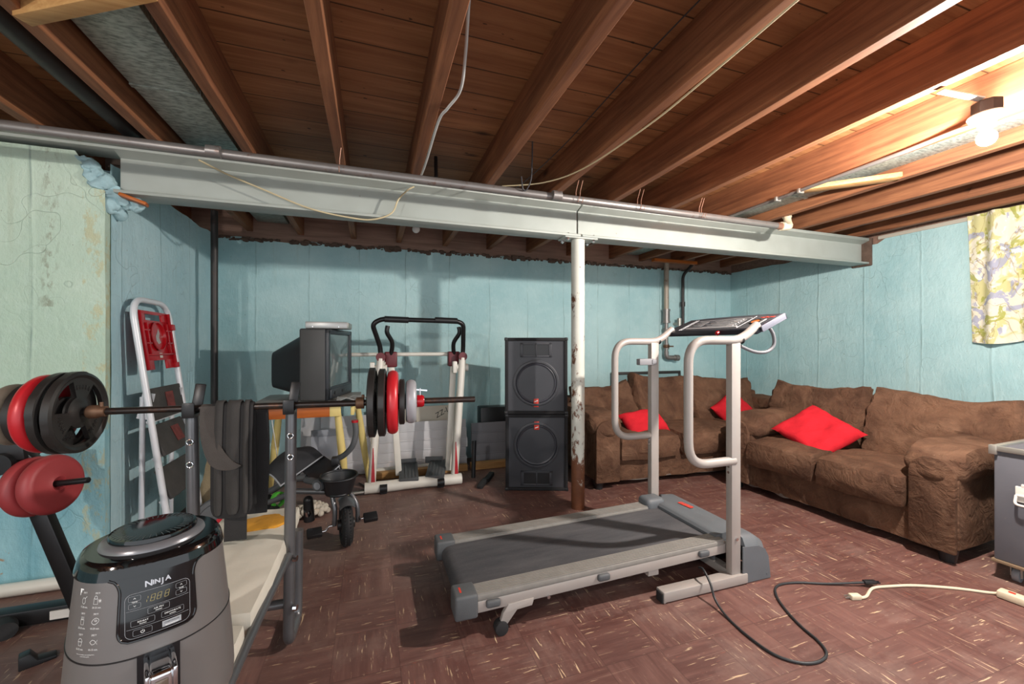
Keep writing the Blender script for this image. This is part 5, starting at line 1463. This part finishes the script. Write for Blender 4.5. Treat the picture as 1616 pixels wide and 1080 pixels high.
# ------------------------------------------------------------------ air fryer
FZ = .472
t = thing('air_fryer', 'grey and black air fryer on the bench pad in the foreground', 'air fryer', (-.452, 1.108, FZ), R(25), None, True)
PRF = [(0, .92), (.012, .985), (.04, 1.0), (.10, .98), (.18, .935), (.25, .89), (.30, .855), (.330, .838), (.346, .82), (.355, .79), (.358, .75)]
FA, FB, FN = .1435, .140, 2.35
def fk(z):
    for (a, k0), (c, k1) in zip(PRF, PRF[1:]):
        if z <= c: return k0 + (k1 - k0) * (z - a) / (c - a)
    return PRF[-1][1]
def FS(th, z, off=0.0):
    k = fk(z)
    sx = math.copysign(abs(math.sin(th)) ** (2 / FN), math.sin(th)); cy = math.copysign(abs(math.cos(th)) ** (2 / FN), math.cos(th))
    p = Vector((FA * k * sx, -FB * k * cy, z))
    n = Vector((math.copysign(abs(sx) ** (FN - 1), sx) / FA, math.copysign(abs(cy) ** (FN - 1), -cy) / FB, .12 / FA)).normalized()
    return p + n * off
def FX(x, z, off):
    """point on the front at lateral distance x"""
    k = fk(z); s = max(-1, min(1, x / (FA * k)))
    return FS(math.copysign(math.asin(abs(s) ** (FN / 2)), s), z, off)
NS = 96
b = MB(); zs = [0, .006, .012, .04, .10, .18, .25, .30, .33, .335]
b.grid(lambda u, v: FS(2 * math.pi * u, .335 * v), NS, 40, closeu=True)
b.prism([tuple(FS(2 * math.pi * k / NS, 0).xy) for k in range(NS)], .002)
body = part('body', b, FRYER, t, None, 50)
# black top and front panel
b = MB()
b.grid(lambda u, v: FS(2 * math.pi * u, .328 + v * .030, .0025 * (1 - v)), NS, 14, closeu=True)
tp = [tuple((FS(2 * math.pi * k / NS, .358)).xy) for k in range(NS)]
b.prism(tp, .0015, Matrix.Translation((0, 0, .3568)))
PW, P0, PT = .40, .212, .330
def pw(z):
    r = .022
    if z < P0 + r:
        d = (P0 + r - z) / r; return PW - .12 * (1 - math.sqrt(max(0, 1 - d * d)))
    if z > .300:
        d = (z - .300) / (PT - .300); return PW + .16 * (1 - math.sqrt(max(0, 1 - min(1, d) ** 2)))
    return PW
b.grid(lambda u, v: FS((u - .5) * 2 * pw(P0 + v * (PT - P0)), P0 + v * (PT - P0), .0025), 40, 44)
top_ = part('top_panel', b, GLOSS, t, 'gloss black top and front panel', 50)
b = MB()
edge = [FS(-pw(P0 + v / 30 * (PT - P0)), P0 + v / 30 * (PT - P0), .0015) for v in range(30, -1, -1)] + [FS((-1 + 2 * k / 12) * pw(P0), P0, .0015) for k in range(1, 12)] + [FS(pw(P0 + v / 30 * (PT - P0)), P0 + v / 30 * (PT - P0), .0015) for v in range(31)]
b.tube(edge, .0028, 8); part('panel_rim', b, GLOSS, top_)
b = MB(); b.lathe([(.090, .357), (.088, .364), (.082, .369), (.074, .370), (.072, .358)], Matrix.Translation((.0, .005, 0)), 64); part('lid_ring', b, simple('grey_ring', rgb(120, 120, 124), .3, .4, .04, 8), t, 'grey ring round the lid')
b = MB(); b.lathe([(.074, .366), (.0755, .373), (.073, .379), (.064, .380), (0, .3805)], Matrix.Translation((.0, .005, 0)), 64); ld = part('lid', b, GLOSS, t)
b = MB()
for k in range(40):
    a = 2 * math.pi * k / 40; b.obox((.06 * math.cos(a), .005 + .06 * math.sin(a), .3804), (.018, .0012, .0006), (0, 0, a))
part('lid_rays', b, simple('dusty_print', rgb(70, 80, 82), .4, 0, .1, 30), ld)
def fstroke(mb, pts, w, off):
    P = [Vector((x, z, 0)) for x, z in pts]
    bm = bmesh.new(); L = []
    for i, p in enumerate(P):
        d = (P[min(i + 1, len(P) - 1)] - P[max(i - 1, 0)]).normalized(); n = Vector((-d.y, d.x, 0)) * w / 2
        L.append([bm.verts.new(mb.fx(p.x + s * n.x, p.y + s * n.y, off)) for s in (1, -1)])
    for a, c in zip(L, L[1:]): bm.faces.new((a[0], c[0], c[1], a[1]))
    bmesh.ops.recalc_face_normals(bm, faces=bm.faces[:])
    return mb._merge(bm)
def rrect(x0, x1, z0, z1, r, n=4):
    o = []
    for cx, cz, a0 in ((x1 - r, z1 - r, 0), (x0 + r, z1 - r, 90), (x0 + r, z0 + r, 180), (x1 - r, z0 + r, 270)):
        for k in range(n + 1):
            a = R(a0 + 90 * k / n); o.append((cx + r * math.cos(a), cz + r * math.sin(a)))
    # densify the long sides so they follow the curve
    out = []
    for i in range(len(o)):
        a, c = o[i], o[(i + 1) % len(o)]
        m = max(1, int(math.hypot(c[0] - a[0], c[1] - a[1]) / .006))
        for q in range(m): out.append((a[0] + (c[0] - a[0]) * q / m, a[1] + (c[1] - a[1]) * q / m))
    return out + [out[0]]
def fpatch(mb, x0, x1, z0, z1, off):
    return mb.grid(lambda u, v: mb.fx(x0 + (x1 - x0) * u, z0 + (z1 - z0) * v, off), 8, 3)
def ftext(mb, s, size, x, z, off, **kw):
    me = text_mesh(s, size, 0.0, **kw)
    for v in me.vertices: v.co = mb.fx(x + v.co.x, z + v.co.y, off)
    mb.bm.from_mesh(me); bpy.data.meshes.remove(me); return mb
def FMB(fx=FX):
    m = MB(); m.fx = fx; return m
O = .0034
b = FMB(); ftext(b, 'N', .0155, -.0145, .311, O, bold=.0004); ftext(b, 'IN', .0118, -.0030, .3110, O, bold=.0004); ftext(b, 'J', .0135, .0062, .3098, O, bold=.0004); ftext(b, 'A', .0125, .0143, .3115, O, bold=.0004)
part('brand_lettering', b, simple('silver_letters', rgb(200, 200, 204), .25, .7, .04, 10), top_, 'silver brand letters')
b = FMB()
fstroke(b, rrect(-.048, .048, .217, .299, .011), .0006, O)
for z in (.268, .2345): fstroke(b, [(-.046 + .0092 * k, z) for k in range(11)], .0005, O)
for x0, x1, z0, z1 in ((-.043, -.026, .285, .2945), (-.043, -.026, .2715, .281), (.026, .043, .285, .2945), (.026, .043, .2715, .281), (-.016, .016, .2545, .2655), (-.040, -.006, .2385, .2495), (.004, .038, .2385, .2495), (-.037, -.010, .2205, .2315)):
    fstroke(b, rrect(x0, x1, z0, z1, .002, 3), .0004, O)
part('key_outlines', b, PRINTG, top_)
b = FMB()
for x in (-.0345, .0345):
    for z, s in ((.2897, 1), (.2763, -1)): fstroke(b, [(x - .0015, z - s * .001), (x, z + s * .0015), (x + .0015, z - s * .001)], .0007, O)
ftext(b, 'TEMP', .0036, -.0345, .2831, O); ftext(b, 'TIME', .0036, .0345, .2831, O)
ftext(b, 'AIR FRY', .0044, 0, .2612, O); ftext(b, 'REHEAT', .0044, -.023, .2452, O); ftext(b, 'DEHYDRATE', .0044, .021, .2452, O)
for x, z in ((0, .2568), (-.023, .2408), (.021, .2408)): fpatch(b, x - .005, x + .005, z, z + .0009, O)
fstroke(b, [(-.0235 + .0026 * math.sin(a), .226 + .0026 * math.cos(a)) for a in [.6 + k * (2 * math.pi - 1.2) / 14 for k in range(15)]], .0007, O); fstroke(b, [(-.0235, .2262), (-.0235, .2292)], .0007, O)
part('key_lettering', b, WHITEPRINT, top_)
b = FMB(); fpatch(b, .005, .034, .2205, .2315, O); k_ = part('start_key', b, PRINTG, top_, 'grey START/PAUSE key')
b = FMB(); ftext(b, 'START/PAUSE', .0038, .0195, .2275, O + .0004); part('lettering', b, BLACKP, k_)
b = FMB(); fpatch(b, .0095, .0295, .2225, .2235, O + .0004); part('key_mark', b, WHITEPRINT, k_)
b = FMB()
def seg7(cx, cz, w, h, sl=.0012):
    for x0, z0, x1, z1 in ((-1, 1, 1, 1), (-1, 0, 1, 0), (-1, -1, 1, -1), (-1, 1, -1, 0), (-1, 0, -1, -1), (1, 1, 1, 0), (1, 0, 1, -1)):
        e = .82
        fstroke(b, [(cx + w * x0 * (e if z0 == z1 else 1) + sl * z0, cz + h * z0 * (1 if z0 == z1 else (1 if z0 else 0))), (cx + w * x1 * (e if z0 == z1 else 1) + sl * z1, cz + h * z1)], .0008, O)
for cx in (-.0085, .001, .0125): seg7(cx, .283, .0028, .0058)
for s in (-1, 1): fstroke(b, [(-.0165 + s * .0006, .283 + s * .0008), (-.0165 + s * .0012, .283 + s * .0052)], .0008, O)
part('display_digits', b, PRINTY, top_)
# cooking chart on the left shoulder
def FL(x, z, off): return FS(-.84 + x / .135, z, off)
b = FMB(FL); O2 = .0006
for cx, cz, tA, tB in ((-.0145, .297, '390°F', '15-20 min.'), (.0165, .297, '390°F', '20-25 min.'), (-.0145, .260, '390°F', '20-25 min.'), (.0165, .260, '390°F', '10-20 min.'), (-.0145, .223, '320°F', '12-15 min.'), (.0165, .223, '390°F', '10-15 min.')):
    ftext(b, tA, .0046, cx, cz + .0125, O2); ftext(b, tB, .0046, cx, cz - .013, O2)
ftext(b, 'For more recipes, see cooking charts', .0027, 0, .2015, O2); ftext(b, 'in the owner guide', .0027, 0, .1980, O2)
for v in ((-.03, .316), ): 
    fpatch(b, v[0], v[0] + .0022, .304, .316, O2); fpatch(b, v[0], v[0] + .010, .3135, .316, O2); fpatch(b, v[0] + .0022, v[0] + .005, .309, .3135, O2)
W = .0007
def ell(cx, cz, a, c, n=18, a0=0, a1=2 * math.pi): return [(cx + a * math.cos(a0 + (a1 - a0) * k / n), cz + c * math.sin(a0 + (a1 - a0) * k / n)) for k in range(n + 1)]
cx, cz = -.0145, .297       # drumstick
fstroke(b, ell(cx - .002, cz - .002, .0042, .0055), W, O2); fstroke(b, [(cx + .001, cz + .002), (cx + .005, cz + .006), (cx + .0065, cz + .0058)], W, O2)
cx = .0135                  # bag and snowflake
fstroke(b, [(cx - .004, cz + .004), (cx - .0045, cz - .007), (cx + .0045, cz - .007), (cx + .004, cz + .003)], W, O2); fstroke(b, ell(cx, cz + .005, .003, .003), W, O2)
for k in range(4):
    a = k * math.pi / 4; fstroke(b, [(cx + .009 - .0035 * math.cos(a), cz - .001 - .0035 * math.sin(a)), (cx + .009 + .0035 * math.cos(a), cz - .001 + .0035 * math.sin(a))], W * .8, O2)
cx, cz = -.0145, .260       # fries
fstroke(b, [(cx - .004, cz + .002), (cx - .0035, cz - .007), (cx + .0035, cz - .007), (cx + .004, cz + .002), (cx - .004, cz + .002)], W, O2)
for k in range(3): fstroke(b, [(cx - .003 + .003 * k, cz + .002), (cx - .003 + .003 * k, cz + .0075)], W, O2)
cx = .0165                  # steak
fstroke(b, [(cx + .0065 * math.cos(a) * (1 + .15 * math.cos(2 * a)), cz + .0055 * math.sin(a) + .0015 * math.cos(a)) for a in [2 * math.pi * k / 24 for k in range(25)]], W, O2); fstroke(b, ell(cx + .001, cz + .001, .0025, .0015, 12), W, O2)
cx, cz = -.0145, .223       # cupcake
fstroke(b, [(cx - .0045, cz), (cx - .003, cz - .007), (cx + .003, cz - .007), (cx + .0045, cz)], W, O2); fstroke(b, ell(cx, cz, .005, .006, 14, 0, math.pi), W, O2); fstroke(b, [(cx - .005, cz), (cx + .005, cz)], W, O2)
cx = .0165                  # fish
fstroke(b, [(cx - .0075, cz), (cx - .003, cz + .0042), (cx + .002, cz + .003), (cx + .0075, cz - .0038), (cx + .0075, cz + .0038), (cx + .002, cz - .003), (cx - .003, cz - .0042), (cx - .0075, cz)], W, O2)
part('cooking_chart', b, WHITEPRINT, body, 'white printed cooking chart')
# drawer seam and handle
b = MB(); b.tube([FS(-1.75 + 3.5 * k / 80, .188 - .012 * math.cos(-1.75 + 3.5 * k / 80) + .004, .0) for k in range(81)] , .0016, 6); part('drawer_seam', b, BLACKP, body)
b = MB()
b.grid(lambda u, v: FX(-.032 + u * .064, .01 + v * .172, .0020), 10, 12); hd_ = part('handle_recess', b, PANELB, t)
b = MB(); b.box(-.018, .018, -FB - .055, -FB * .9, .15, .172, .006, 3); b.box(-.018, .018, -FB - .058, -FB - .038, .02, .172, .007, 3)
for s in (-1, 1): b.box(s * .020 - .0035, s * .020 + .0035, -FB - .06, -FB * .9, .13, .175, .002)
part('drawer_handle', b, CHROME, t, 'chrome drawer handle')
b = MB(); b.box(-.010, .010, -FB - .0605, -FB - .055, .10, .160, .002); part('release_button', b, simple('clear_grey', rgb(110, 96, 84), .1, .4, .1, 20), hd_)
b = MB()
for k in range(4): 
    a = R(45 + 90 * k); b.cyl((.09 * math.cos(a), .09 * math.sin(a), -.003), (.09 * math.cos(a), .09 * math.sin(a), .002), .010, seg=12)
part('feet', b, BLACKP, t)

# ------------------------------------------------------------------ light
w = bpy.data.worlds.new('World'); scene.world = w; w.use_nodes = True
bg = w.node_tree.nodes['Background']; bg.inputs['Color'].default_value = (.90, .95, 1.0, 1); bg.inputs['Strength'].default_value = 1.75
scene.view_settings.view_transform = 'Standard'; scene.view_settings.look = 'None'
scene.view_settings.exposure = 0.05; scene.view_settings.gamma = 1.0; scene.view_settings.use_curve_mapping = False
scene.cycles.use_denoising = True
scene.cycles.max_bounces = 8
for o in bpy.data.objects:
    if '_l' in o: del o['_l']
